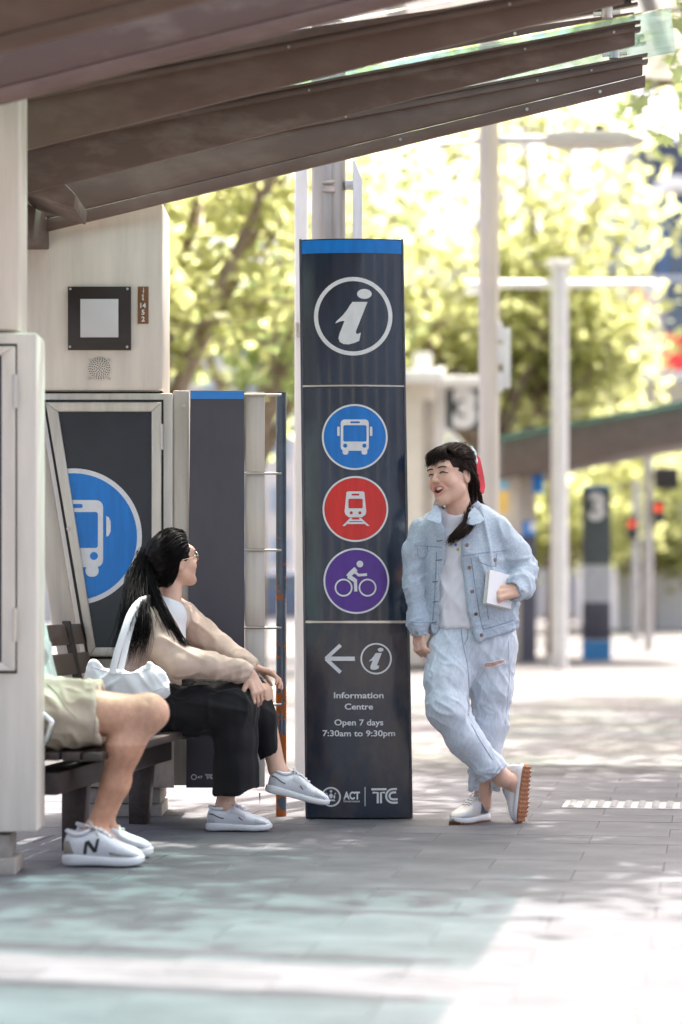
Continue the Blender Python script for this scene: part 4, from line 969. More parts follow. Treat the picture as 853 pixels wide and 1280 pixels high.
def head(vol, O, R, s=1.0, mouth='closed', jaw=1.0):
    O = np.array(O, float); L = lambda x, y, z: O + R@(np.array((x,y,z))*s)
    E_ = lambda c, r, k, op='u': vol.ell(L(*c), np.array(r)*s if not np.isscalar(r) else r*s, k*s, op, R)
    E_((0,-.012,.028),(.072,.092,.082),.0); E_((0,.026,-.030),(.061*jaw,.060,.080),.03)
    for q in (-1,1):
        vol.cone(L(q*.047*jaw,.005,-.058), L(q*.012,.066,-.096), .019*s, .017*s, .025*s)
        E_((q*.036,.060,-.030),(.025,.022,.025),.02)
    E_((0,.066,-.098),(.022,.017,.016),.02)
    vol.cone(L(-.036,.071,.030), L(.036,.071,.030), .017*s, .017*s, .02*s)
    for q in (-1,1):
        E_((q*.031,.100,.008),(.017,.013,.010),.010,'s'); E_((q*.031,.076,.006),(.0155,.0125,.011),.005)
    vol.cone(L(0,.085,.014), L(0,.1025,-.022), .0075*s, .0100*s, .011*s)
    for q in (-1,1): E_((q*.0115,.094,-.0255),(.0085,.009,.0075),.006)
    E_((0,.070,-.056),(.031,.023,.024),.014)
    if mouth == 'open':
        E_((0,.100,-.059),(.0275,.036,.0155),.004,'s'); n = 14
        ring = [L(.0295*math.cos(a), .0900-.014*abs(math.cos(a))**2, -.060+.0170*math.sin(a)+ .0105*math.cos(a)**2) for a in [2*math.pi*i/n for i in range(n+1)]]
        for a, b in zip(ring[:-1], ring[1:]): vol.cone(a, b, .0042*s, .0042*s, .004*s)
    else:
        for z, r in ((-.052,.0048),(-.061,.0055)):
            for q in (-1,1): vol.cone(L(0,.0905,z), L(q*.022,.081,-.056), r*s, .002*s, .004*s)
    if mouth == 'open':
        for q in (-1,1): vol.cone(L(q*.019,.094,-.026), L(q*.041,.072,-.052), .0022*s, .0030*s, .006*s, 's')
    for q in (-1,1):
        E_((q*.0735,-.010,-.006),(.008,.019,.031),.006); E_((q*.0825,-.005,-.002),(.006,.010,.017),.005,'s')
    return L
def hand(vol, wrist, d, n, curls=(30,40,25), s=1.0, thumb=1, spread=.06, tcurl=25, k=.004):
    """palm, four fingers of unequal length with knuckle bends, thumb from the side of the palm. n: where the palm faces"""
    W = np.array(wrist, float); d = np.array(d,float); d /= np.linalg.norm(d); n = np.array(n,float); n -= d*n.dot(d); n /= np.linalg.norm(n); lat = np.cross(d, n)*thumb
    for q, w in ((.021,.012),(.0,.013),(-.021,.012)):
        vol.cone(W+lat*q*.7*s, W+d*.078*s+lat*q*1.15*s, .013*s, w*s, .012)
    for i, (q, ln) in enumerate(((.031,.92),(.0105,1.0),(-.0105,.94),(-.030,.76))):
        p = W + d*.080*s + lat*q*s - d*abs(q)*.12*s; a = d + lat*q*spread*20; a /= np.linalg.norm(a); ang = 0; r = .0088*s
        for j, (seg_, c) in enumerate(zip((.040,.026,.020), curls)):
            ang += math.radians(c + i*3); dr = a*math.cos(ang) + n*math.sin(ang); e = p + dr*seg_*ln*s
            vol.cone(p, e, r, r*.9, .003 if j else k); p = e; r *= .9
    p = W + d*.020*s + lat*.024*s; dr = d*.62 + lat*.62 + n*.35; dr /= np.linalg.norm(dr); e = p + dr*.038*s; vol.cone(p, e, .0125*s, .0105*s, .010)
    t = math.radians(tcurl); d2 = dr*math.cos(t) + (d*.7 + n*.7 - lat*.15)*math.sin(t); d2 /= np.linalg.norm(d2); e2 = e + d2*.030*s; vol.cone(e, e2, .0100*s, .0088*s, .003)
    d3 = d2*.8 + (d*.5+n*.5-lat*.4)*.5; d3 /= np.linalg.norm(d3); vol.cone(e2, e2+d3*.022*s, .0088*s, .0070*s, .003)
    return lat
# ------------------------------------------------------------------ shoes
def loft(stations, n=22, p=2.6):
    """stations: (x, half width, z bottom, z top); superellipse sections"""
    V = []; F = []
    for x, w, z0, z1 in stations:
        for k in range(n):
            a = 2*math.pi*k/n; c, s = math.cos(a), math.sin(a); e = 2/p
            V.append((x, w*math.copysign(abs(c)**e, c), (z0+z1)/2 + (z1-z0)/2*math.copysign(abs(s)**e, s)))
    m = len(stations); F = [(i*n+k, i*n+(k+1)%n, (i+1)*n+(k+1)%n, (i+1)*n+k) for i in range(m-1) for k in range(n)]
    return V, F + [tuple(range(n-1,-1,-1)), tuple((m-1)*n+k for k in range(n))]
def interp_st(st, m=26):
    a = np.array(st); t = np.linspace(0,1,m); t = (1-np.cos(t*math.pi))/2*.5 + t*.5; x = a[0,0]+(a[-1,0]-a[0,0])*t
    def cub(y):
        return np.interp(x, a[:,0], y)
    out = np.stack([x]+[cub(a[:,j]) for j in (1,2,3)], 1)
    for _ in range(2): out[1:-1,1:] = .25*out[:-2,1:]+.5*out[1:-1,1:]+.25*out[2:,1:]
    return [tuple(r) for r in out]
def shoe(parent, O, fwd, up_, L=.265, ms=None, flip=1, hs=1.22, stripe=None, tread=None, heel=.0, logo=None, name='shoe', panel=None):
    """O: heel point under the sole, fwd: towards the toe, up_: away from the sole. ms: upper, sole, lace, accent materials"""
    f = Vector(fwd).normalized(); u = Vector(up_); u = (u - f*u.dot(f)).normalized(); l = u.cross(f)
    Mx = Matrix(((f.x,l.x*flip,u.x,O[0]),(f.y,l.y*flip,u.y,O[1]),(f.z,l.z*flip,u.z,O[2]),(0,0,0,1))); k = L/.265
    def tr(V): return [Mx @ Vector((v[0]*k, v[1]*k*1.06, v[2]*k*hs)) for v in V]
    up_st = [(.004,.014,.022,.058),(.012,.026,.02,.078),(.03,.0325,.018,.083),(.06,.0345,.018,.074),(.085,.0345,.018,.076),(.105,.036,.018,.088),(.13,.038,.018,.083),(.16,.0415,.018,.068),(.19,.0445,.018,.056),(.22,.042,.018,.049),(.243,.034,.018,.042),(.258,.020,.02,.034),(.262,.008,.022,.03)]
    so_st = [(-.002,.012,.006,.024),(.006,.026,.001,.029),(.03,.036,0,.031),(.08,.0375,.002,.028),(.13,.0405,.003,.026),(.18,.0475,.001,.025),(.22,.0455,.002,.025),(.248,.035,.005,.026),(.262,.021,.009,.027),(.2675,.008,.013,.026)]
    sh = empty(name, O, parent); sh.matrix_parent_inverse = Matrix.Translation(-parent.location) if parent.parent is None else world_of(parent).inverted()
    V, F = loft(interp_st(up_st, 30)); mb = MB(); mb.add(tr(V), F); upo = mb.build('upper', ms[0], sh, smooth=True)
    V, F = loft(interp_st(so_st, 26), p=4.5); mb = MB(); mb.add(tr(V), F); sob = mb.build('sole', ms[1], sh, smooth=True); sob.data.set_sharp_from_angle(angle=.7)
    def zt(x): return float(np.interp(x, [s[0] for s in up_st], [s[3] for s in up_st]))
    def wd(x): return float(np.interp(x, [s[0] for s in up_st], [s[1] for s in up_st]))
    mb = MB(); pts = []                                    # padded collar
    for i in range(25):
        a = 2*math.pi*i/24; x = .052+.040*math.cos(a); y = .0285*math.sin(a); pts.append(Vector((x,y,.075+.012*math.cos(a)**2*(1 if math.cos(a) > 0 else .6))))
    mb.tube(tr(pts), .0065*k, 8, cap=False); mb.build('collar', ms[0], sh, smooth=True)
    mb = MB()                                              # tongue
    q = []; 
    for x in (.088,.105,.13,.16):
        for y in (-.019,0,.019): q.append((x-(.012 if x < .09 else 0), y, zt(x)+.004+(.016 if x < .09 else 0)-abs(y)*.15))
    mb.add(tr(q), [(i*3+j, i*3+j+1, i*3+j+4, i*3+j+3) for i in range(3) for j in range(2)]); mb.build('tongue', ms[0], sh, smooth=True)
    mb = MB()
    for i, x in enumerate((.103,.118,.133,.148,.162)):
        w = .021; mb.tube(tr([(x,-w,zt(x)-.004),(x+.003,-.010,zt(x)+.0045),(x+.006,.010,zt(x+.006)+.0045),(x+.004,w,zt(x)-.004)]), .0024*k, 6)
    for sg in (-1,1):
        mb.tube(tr([(.10,0,zt(.1)+.006),(.088,sg*.014,zt(.1)+.020),(.096,sg*.026,zt(.1)+.010),(.104,sg*.012,zt(.1)+.007)]), .0022*k, 6)
        mb.tube(tr([(.10,0,zt(.1)+.006),(.112,sg*.022,zt(.1)+.004),(.122,sg*.034,zt(.1)-.014)]), .0020*k, 6)
    mb.build('lace', ms[2], sh, smooth=True)
    def side(x, h, sg, o=.0012):                           # point on the side of the upper at fraction h of its height
        z0, z1 = .02, zt(x); zz = z0+(z1-z0)*h; w = wd(x); c = abs((zz-(z0+z1)/2)/((z1-z0)/2)); y = w*max(0,1-c**2.6)**(1/2.6); return (x, sg*(y+o), zz)
    def side_patch(poly, sg, m, nm):
        V = []; nU, nV = 8, 5; a, b, c, d = poly
        for j in range(nV+1):
            for i in range(nU+1):
                s_, t_ = i/nU, j/nV; x = (a[0]*(1-s_)+b[0]*s_)*(1-t_)+(d[0]*(1-s_)+c[0]*s_)*t_; h = (a[1]*(1-s_)+b[1]*s_)*(1-t_)+(d[1]*(1-s_)+c[1]*s_)*t_; V.append(side(x,h,sg))
        mb = MB(); mb.add(tr(V), [(j*(nU+1)+i, j*(nU+1)+i+1, (j+1)*(nU+1)+i+1, (j+1)*(nU+1)+i) for j in range(nV) for i in range(nU)]); return mb.build(nm, m, sh, smooth=True)
    for sg in (-1,1):                                      # stitched toe cap, eyelet stay and heel counter
        if not logo:
            side_patch([(.205,.02),(.250,.05),(.243,.62),(.200,.80)], sg, M['shoe_panel'], 'toe_cap'); side_patch([(.100,.62),(.165,.56),(.160,.86),(.104,.90)], sg, M['shoe_panel'], 'eyelet_stay'); side_patch([(.006,.05),(.040,.03),(.036,.50),(.010,.60)], sg, M['shoe_panel'], 'heel_counter')
    if stripe:
        for sg in (-1,1):
            side_patch([(.012,.62),(.075,.40),(.075,.47),(.012,.70)], sg, stripe, 'side_stripe')
            side_patch([(.135,.45),(.152,.33),(.152,.40),(.137,.53)], sg, stripe, 'side_mark')
    if panel:
        for sg in (-1,1): side_patch([(.035,.10),(.105,.06),(.098,.80),(.062,.86)], sg, panel, 'suede_panel')
    if logo:
        for sg in (-1,1):
            for poly in ([(.072,.16),(.083,.16),(.090,.72),(.079,.72)], [(.079,.72),(.091,.72),(.118,.24),(.106,.20)], [(.107,.20),(.118,.24),(.128,.74),(.118,.70)]): side_patch(poly, sg, logo[0], 'letter_mark')
            for poly in ([(.004,.05),(.045,.05),(.028,.62),(.006,.75)], [(.045,.0),(.165,.0),(.155,.14),(.05,.14)], [(.165,.0),(.245,.02),(.235,.30),(.158,.34)]): side_patch(poly, sg, logo[1], 'suede_overlay')
    if tread:
        mb = MB()
        for i in range(13):
            for j in range(-2,3):
                x = .012+i*.0198; w = float(np.interp(x,[s[0] for s in so_st],[s[1] for s in so_st])); y = j*w*.40
                z = float(np.interp(x,[s[0] for s in so_st],[s[2] for s in so_st])); e = .0072; h = -.006
                mb.add(tr([(x-e,y-w*.13,z+.004),(x+e*.4,y-w*.17,z+.004),(x+e,y+w*.13,z+.004),(x-e*.4,y+w*.17,z+.004),(x-e*.7,y-w*.1,z+h),(x+e*.4,y-w*.12,z+h),(x+e*.7,y+w*.1,z+h),(x-e*.4,y+w*.12,z+h)]), [(0,1,5,4),(1,2,6,5),(2,3,7,6),(3,0,4,7),(4,5,6,7)])
        mb.build('tread', tread, sh)
        V, F = loft([(x, w*.985, z0-.0015, z0+(z1-z0)*.45) for x, w, z0, z1 in interp_st(so_st, 24)], p=4.5); mb = MB(); mb.add(tr(V), F); mb.build('outsole', tread, sh, smooth=True)
    return sh
# ------------------------------------------------------------------ person standing, leaning on the totem
M['skin'] = mat('skin', (.70,.44,.325), rough=.48, var=.05, scale=30, sss=.25, sss_r=(.012,.005,.003), attr='Col', spec=.4)
M['hair_brown'] = mat('dark_brown_hair', (.022,.013,.011), rough=.5, col2=(.034,.018,.013), scale=30, stretch=(1,1,.15), spec=.15)
M['hair_black'] = mat('black_hair', (.005,.004,.004), rough=.5, col2=(.010,.008,.008), scale=30, stretch=(1,1,.15), spec=.10)
M['denim'] = mat('light_blue_denim', (.27,.355,.45), rough=.85, col2=(.60,.645,.69), lo=.2, hi=.8, scale=160, bump=.28, bscale=38, sheen=.15, spec=.25, bdist=.010)
M['jeans'] = mat('pale_wash_jeans', (.44,.505,.585), rough=.85, col2=(.70,.73,.765), lo=.2, hi=.8, scale=120, stretch=(1,1,.35), bump=.22, bscale=34, sheen=.15, spec=.25, bdist=.010)
M['denim_seam'] = mat('dark_denim_seam', (.25,.32,.42), rough=.9, var=.25, scale=60)
M['denim_light'] = mat('faded_denim_edge', (.56,.64,.72), rough=.9, var=.15, scale=50)
M['tee'] = mat('white_cotton', (.76,.75,.77), rough=.9, var=.03, bump=.2, bscale=300, sheen=.1, spec=.2, bdist=.002)
M['brass'] = mat('worn_brass_button', (.20,.13,.09), rough=.4, metal=.7)
M['paper'] = mat('white_book_cover', (.80,.79,.80), rough=.5, var=.02); M['pages'] = mat('cream_book_pages', (.74,.68,.60), rough=.8, var=.12, scale=200, stretch=(1,1,.05))
M['dark_eye'] = mat('dark_lash', (.012,.008,.007), rough=.4); M['brow'] = mat('brow_hair', (.035,.022,.018), rough=.7)
M['teeth'] = mat('teeth', (.78,.74,.68), rough=.25, var=.02)
M['ribbon'] = mat('coral_red_scarf', (.62,.045,.06), rough=.75, var=.15, scale=20); M['ribbon2'] = mat('patterned_scarf_knot', (.25,.42,.45), rough=.75, col2=(.75,.72,.70), scale=60, lo=.45, hi=.55)
M['shoe_cream'] = mat('cream_shoe_leather', (.66,.63,.58), rough=.55, var=.06, scale=20, bump=.1, bscale=200); M['shoe_white'] = mat('white_shoe_leather', (.74,.74,.77), rough=.5, var=.04, scale=20, bump=.08, bscale=200)
M['sole_white'] = mat('white_rubber_sole', (.70,.70,.70), rough=.6, var=.05, scale=15); M['gum'] = mat('gum_rubber', (.33,.14,.065), rough=.65, var=.15, scale=30)
M['shoe_panel'] = mat('shoe_overlay_leather', (.62,.61,.61), rough=.5, var=.06, scale=30, bump=.1, bscale=200)
M['lace'] = mat('white_lace', (.72,.71,.70), rough=.85, var=.05); M['grey_suede'] = mat('slate_suede', (.10,.11,.15), rough=.9, var=.15, scale=40)

def skin_col(O, R, s, mouth=True):
    def f(V):
        q = (V-np.array(O))@R/s; c = np.ones((len(V),3)); x, y, z = q.T
        face = (y > .03) & (np.abs(z) < .13) & (np.abs(x) < .09)
        bl = np.exp(-(((np.abs(x)-.037)/.018)**2 + ((z+.030)/.016)**2))*face; c *= 1 - bl[:,None]*np.array([.0,.16,.14])
        e2 = (x/.031)**2 + ((z+.058)/.0215)**2
        lip = np.clip(1.35-e2, 0, 1)*face*(y > .068); c *= 1 - lip[:,None]*np.array([.10,.50,.42])
        ins = face & (((x/.023)**2 + ((z+.060)/.0135)**2) < 1.0) & (y < .086) & (y > .03)
        if mouth: c[ins] = (.35,.10,.10)
        return c
    return f
def face_bits(bv, L, par, R, smile=True, male=False):
    Rv = Matrix(R.tolist()); f = Rv @ Vector((0,1,0))
    def on(x, z, off=.0012):
        o = Vector(L(x,.2,z)); r = bv.ray_cast(o, -f); return r[0] + r[1]*off if r[0] is not None else None
    for q in (-1,1):
        pts = [on(q*(.0150+.032*t), (.004+.0048*math.sin(math.pi*t) if smile else .006+.002*math.sin(math.pi*t)) - .001*t) for t in np.linspace(0,1,9)]
        mb = MB(); mb.tube([p for p in pts if p], [.0014,.0022,.0028,.0032,.0032,.0032,.0030,.0026,.0018][:len([p for p in pts if p])], 6); mb.build('eye', M['dark_eye'], par)
        pts = [on(q*(.013+.037*t), .0235+.006*math.sin(math.pi*(.2+.7*t))) for t in np.linspace(0,1,8)]; pts = [p for p in pts if p]
        mb = MB(); mb.tube(pts, [.0018]+[.0030]*(len(pts)-2)+[.0012], 6); mb.build('eyebrow', M['brow'], par)

Y0 = 10.05
def W(px, py, dy=0.0): return P(px, py, Y0+dy)
def R_(px): return px*Y0/FPX
fig = None
vb = Vol((W(495,0).x, Y0-.36, -.02), (W(680,0).x, Y0+.26, W(0,545).z), .0038)
HO = W(564.5, 596, -.01); psi = math.radians(44)
HR = frame_of((-math.sin(psi), -math.cos(psi), .03), roll=math.radians(8))
L1 = head(vb, HO, HR, 1.045, 'open', 1.05)
vb.cone(L1(0,-.018,-.055), W(578,652,.015), .050, .056, .02); vb.cone(W(578,652,.015), W(578,690,.02), .056, .10, .04, flat=((0,1,0),.7))
vb.chain([(W(578,680,.02),.13),(W(585,740,.02),.115),(W(592,800,.02),.15)], .05, flat=((0,1,0),.6))
vb.chain([(W(536,666,.02),.042),(W(519,725,.02),.030),(W(524,788,-.03),.026)], .03)
vb.chain([(W(622,668,.02),.052),(W(653,715,.03),.042),(W(645,738,-.09),.028)], .03)
hand(vb, W(525,788,-.03), (.02,-.15,-1), (.75,.55,.0), (55,75,55), 1.03, thumb=-1, tcurl=30)
hand(vb, W(648,738,-.10), (-.92,-.18,-.12), (-.12,.85,-.55), (48,62,42), 1.08, thumb=-1, tcurl=20)
KN1, AN1 = W(556,888,-.10), W(628,972,-.06); KN2, AN2 = W(613,892,.03), W(603,1005,.06)
vb.chain([(W(566,810,.02),.078),(KN1,.050),(AN1,.036)], .04); vb.chain([(W(618,810,.02),.075),(KN2,.050),(AN2,.035)], .04)
vb.cone(AN1, W(641,977,-.02), .034, .030, .02); vb.cone(W(641,977,-.02), W(646,998,-.01), .028, .022, .02); vb.cone(AN2, W(585,1020,.02), .034, .025, .02)
V, F = vb.mesh(); V = relax(V, F, 1, .4); bme = mesh_np('person', V, F)
at = bme.color_attributes.new('Col','FLOAT_COLOR','POINT'); at.data.foreach_set('color', np.concatenate([skin_col(HO,HR,1.045)(V), np.ones((len(V),1))],1).astype(np.float32).ravel())
fig = link('person', bme, M['skin'], None, smooth=True)
tag(fig, 'laughing person in pale denim jacket and ripped jeans leaning against the totem, ankles crossed', 'person')
bvb = bvh(V, F); face_bits(bvb, L1, fig, HR)
mb = MB(); q = []
for i in range(9):
    x = -.022+.044*i/8; yy = .0835-.012*(abs(x)/.022)**2
    q += [L1(x,yy,-.0475+.004*(abs(x)/.022)**2), L1(x,yy-.002,-.0585+.006*(abs(x)/.022)**2)]
mb.add(q, [(2*i,2*i+1,2*i+3,2*i+2) for i in range(8)]); mb.build('teeth', M['teeth'], fig, smooth=True)

# jeans: each leg blended on its own so that the crossed leg stays separate
vj = Vol((W(522,0).x, Y0-.30, W(0,1000).z), (W(660,0).x, Y0+.24, W(0,770).z), .005)
hips = [(W(593,782,.02),R_(55)),(W(592,806,.02),R_(56))]
def leg(pts): 
    l_ = vj.like(); l_.chain(pts, .03); return l_
l1 = leg([(W(563,812,.0),R_(29)),(W(560,850,-.06),R_(27)),(W(559,886,-.105),R_(24.5)),(W(583,925,-.10),R_(21.5)),(W(610,958,-.085),R_(19)),(W(619,969,-.08),R_(18.5))])
l2 = leg([(W(616,812,.02),R_(28)),(W(614,860,.02),R_(25)),(W(612,905,.04),R_(22)),(W(607,960,.06),R_(18.5)),(W(606,984,.06),R_(18)),(W(606,990,.06),R_(17.5))])
vj.d = np.minimum(l1.d, l2.d)
l3 = vj.like(); l3.chain([(W(593,780,.03),R_(50)),(W(592,806,.02),R_(55))], .02, flat=((0,1,0),.55)); vj.put(tuple(slice(None) for _ in range(3)), l3.d, .035, 'u')
ax1 = np.array(W(618,968,-.08)-W(590,932,-.10)); ax1 /= np.linalg.norm(ax1)
hc = np.array(W(617,967,-.08)); vj.fn(lambda x,y,z: -((x-hc[0])*ax1[0]+(y-hc[1])*ax1[1]+(z-hc[2])*ax1[2]), lo=hc-.09, hi=hc+.09)           # cut the hems square
vj.cone(hc-ax1*.05, hc+ax1*.1, R_(14.5), R_(15), .003, 's')
h2 = np.array(W(606,989,.06)); vj.fn(lambda x,y,z: z-h2[2], lo=h2-np.array([.08,.08,.10]), hi=h2+np.array([.08,.08,.03]))
vj.cone(h2-np.array([0,0,.1]), h2+np.array([0,0,.05]), R_(13.5), R_(13.5), .003, 's')
def jd(V):
    z = V[:,2]; d = folds(V, (.55,.1,-.8), .30, .055, .0050, 3) + folds(V, (-.25,0,-1), .38, .045, .0045, 4)
    kn = np.exp(-((z-KN1[2])/.07)**2); d += folds(V, (1,0,-.45), .16, .034, .006, 8)*kn + folds(V, (1,.2,.15), .12, .022, .005, 12)*np.exp(-((z-.20)/.06)**2)
    d += folds(V, (.7,0,-.7), .16, .026, .004, 15)*np.exp(-((z-float(W(0,835).z))/.06)**2)
    return d - .0015
jeans, Vj, Fj = garment('jeans', vj, M['jeans'], fig, jd); bj = bvh(Vj, Fj)
seam(bj, [(577,786),(578,800),(581,815),(584,828),(586,846)], .0016, M['denim_seam'], jeans); seam(bj, [(585,786),(585,797),(581,806)], .0012, M['denim_seam'], jeans)
seam(bj, [(586,846),(587,870),(586,894)], .0018, M['denim_seam'], jeans)
seam(bj, [(607,978),(616,971),(627,957)], .0014, M['denim_seam'], jeans, 'hem_stitch'); seam(bj, [(592,984),(604,986.5),(620,985)], .0014, M['denim_seam'], jeans, 'hem_stitch')
seam(bj, [(589,905),(600,925),(616,950)], .0012, M['denim_seam'], jeans); seam(bj, [(636,800),(637,850),(632,905)], .0012, M['denim_light'], jeans)
patch(bj, [(606.5,829.5),(613,828.5),(622,826.5),(629.5,825),(630,828),(624,831),(614,833.5),(606.5,834)], mat('bare_skin_in_rip',(.55,.33,.25),rough=.5,var=.06), jeans, 'knee_rip', off=.0025)
for a in ([(606,829),(603,833),(605,836),(601,842),(596,850),(594,855)], [(606,834),(601,832),(600,836)], [(606,828.5),(616,827.5),(629,824.5)], [(606,834.8),(616,833.8),(629,828.5)]): seam(bj, a, .0017, M['tee'], jeans, 'loose_thread', off=.003, step=2)
# T-shirt
vt = Vol((W(520,0).x, Y0-.16, W(0,796).z), (W(640,0).x, Y0+.2, W(0,636).z), .006)
vt.chain([(W(575,658,.02),R_(33)),(W(577,692,.02),R_(42)),(W(582,740,.015),R_(44)),(W(588,800,.015),R_(46))], .04, flat=((0,1,0),.62))
vt.cone(W(566,646,.0), W(586,648,.02), R_(16), R_(18), .03)
vt.fn(lambda x,y,z: z-float(W(0,784).z))
vt.cone(W(568,629,-.07), W(575,626,.03), .048, .070, .006, 's')
tee, Vt, Ft = garment('t_shirt', vt, M['tee'], fig, lambda V: folds(V, (.35,0,-1), .20, .05, .010, 21) + folds(V, (-.6,0,-1), .12, .035, .005, 22)); bt = bvh(Vt, Ft)
for k, (x, y, c) in enumerate(((570,681,(.15,.2,.6)),(573,687,(.55,.45,.08)),(566,676,(.3,.3,.55)))): patch(bt, circ(x,y,1.9,8), mat('shirt_print',c,rough=.8), tee, 'printed_dot', off=.0012)
# denim jacket
vk = Vol((W(494,0).x, Y0-.26, W(0,806).z), (W(678,0).x, Y0+.22, W(0,624).z), .005)
fl = ((0,1,0),.66)
vk.chain([(W(578,674,.02),R_(48)),(W(583,700,.02),R_(53)),(W(588,745,.02),R_(55)),(W(591,800,.02),R_(57))], .04, flat=fl)
vk.cone(W(556,656,.02), W(530,664,.02), R_(18), R_(16), .035); vk.cone(W(598,656,.02), W(622,668,.02), R_(20), R_(21), .035)
vk.cone(W(556,658,.02), W(598,658,.02), R_(19), R_(20), .03)
sv = vk.like(); sv.chain([(W(529,664,.02),R_(16)),(W(519,690,.01),R_(13.5)),(W(518,732,.0),R_(12)),(W(523.5,776,-.025),R_(11.2)),(W(525,795,-.03),R_(11.2))], .03)
sv.chain([(W(622,669,.02),R_(21.5)),(W(642,697,.02),R_(21)),(W(652,714,.015),R_(18.5))], .03); sv.chain([(W(652,714,.015),R_(18)),(W(648,731,-.05),R_(16.5)),(W(643,738,-.085),R_(14))], .02)
vk.put(tuple(slice(None) for _ in range(3)), sv.d, .005, 'u')
zz = lambda py: float(W(0,py).z)
def hem(x, y, z):
    px = x/(Y0/FPX)+CX; pyh = np.interp(px, [520,531,547,597,620,648], [789,790,793,801,795,783]); f = z-(CAMZ-(pyh-HZ)*Y0/FPX)
    return np.where(px < 534, 1.0, f)
vk.fn(hem)
def opening(x, y, z):
    px = x/(Y0/FPX)+CX; py = HZ-(z-CAMZ)*FPX/Y0
    l = np.interp(py, [630,640,655,663,690,734,757,800], [551,549,552,555,555,548.5,549,546]); r = np.interp(py, [630,645,657,675,699,734,768,803], [592,590,585,577.5,577,581,586,596.5])
    return np.maximum(np.maximum((l-px), (px-r))*Y0/FPX, y-(Y0+.0))
vk.fn(opening, k=.004)
vk.cone(W(574,640,-.04), W(576,624,.02), .066, .085, .006, 's')
for a, b, r in ((W(524.5,789,-.03), W(526,806,-.035), 9.5), (W(646,735,-.07), W(632,745,-.15), 11.0)): vk.cone(a, b, R_(r), R_(r), .002, 's')
vk.chain([(W(530,690,-.085),.007),(W(531.5,735,-.10),.010),(W(536,790,-.105),.010)],0) if False else None
for a, b in ((W(531,692,-.10),W(532.5,740,-.11)),(W(532.5,740,-.11),W(536,790,-.11)),(W(613,706,-.11),W(634,738,-.12))): vk.cone(a, b, .009, .010, .006, 's')
cz = zz(794.5); vk.fn(lambda x,y,z: z-cz+0*x, lo=(W(500,0).x,Y0-.2,zz(806)), hi=(W(537,0).x,Y0+.15,zz(790)))
def kd(V):
    px = V[:,0]/(Y0/FPX)+CX; z = V[:,2]; arm = np.clip((px-615)/15,0,1)*np.clip((zz(685)-z)/.06,.15,1)*np.clip((V[:,0]*0+1),0,1)
    larm = np.clip((535-px)/8,0,1)
    return folds(V, (.2,0,-1), .22, .05, .009, 31)*(1-larm*.5) + folds(V, (.9,.2,.25), .12, .030, .0105, 32)*arm + folds(V, (.8,.1,.5), .10, .032, .0065, 33)*larm + folds(V, (1,0,.1), .11, .025, .005, 34)*np.exp(-((z-zz(775))/.06)**2)
jk, Vk, Fk = garment('denim_jacket', vk, M['denim'], fig, kd); bk = bvh(Vk, Fk)
ds, dl = M['denim_seam'], M['denim_light']
for a in ([(519,682),(530,682.5),(553,684)], [(579,695),(600,691.5),(620,689.5),(634,688)], [(546,690),(545,720),(543,756),(541,776)], [(589,697),(594,730),(600,770),(604,786)], [(534,778),(547,780.5)], [(604,787),(622,782),(642,775)],
          [(598,693),(598.5,702),(611,707),(620,708),(621,692)], [(522,684),(523,697),(528,699),(534,694),(535,684)], [(605,712),(607,745),(611,774)], [(514,777),(524,779),(533,778)]):
    seam(bk, a, .0014, ds, jk)
for a in ([(547.5,690),(546.5,756)], [(587,697),(592,730),(598,770)], [(580,697.5),(620,692)], [(534,781),(546,783.5)], [(605,790),(642,778)]): seam(bk, a, .0011, dl, jk, 'stitching')
for x, y in ((584,681.5),(587,709.5),(590.5,739.5),(595,767.5),(602,794),(619,700)): button(bk, x, y, .0075, M['brass'], jk)
for y, x in ((676,550.5),(700,550),(727,545),(752,545.5),(778,543.5)): seam(bk, [(x-4,y+.5),(x+3,y-.3)], .0022, mat('buttonhole',(.2,.17,.17),rough=.9), jk, 'buttonhole', step=2)
def collar(pts, nm='collar'):
    mb = MB(); me_v = []
    A = [W(*p) for p in pts]; n = len(A); B = [p + Vector((0,.010,0)) for p in A]
    mb.add(A+B, [tuple(range(n)), tuple(range(2*n-1,n-1,-1))]+[(i,(i+1)%n,(i+1)%n+n,i+n) for i in range(n)]); return mb.build(nm, M['denim'], jk, bevel=.003)
collar([(547,629,-.06),(543,633,-.085),(531.5,649,-.118),(538,650.5,-.125),(550.5,655,-.130),(552.5,648,-.115),(551,638,-.085)])
collar([(593,633,-.045),(586.5,641,-.085),(583,655,-.115),(592,656.5,-.122),(601,654,-.118),(606,649.5,-.10),(600,640,-.06)])
mb = MB(); mb.tube([W(547,631,-.055),W(548,627,.0),W(556,623,.06),W(574,622,.085),(W(590,626,.07)),W(597,632,.01),W(594,635,-.04)], R_(5.2), 8); mb.build('collar_stand', M['denim'], jk, smooth=True)
for a, r_, n_ in ((W(524.6,788,-.03), 12.4, (.06,-.1,-1)), ):
    pass
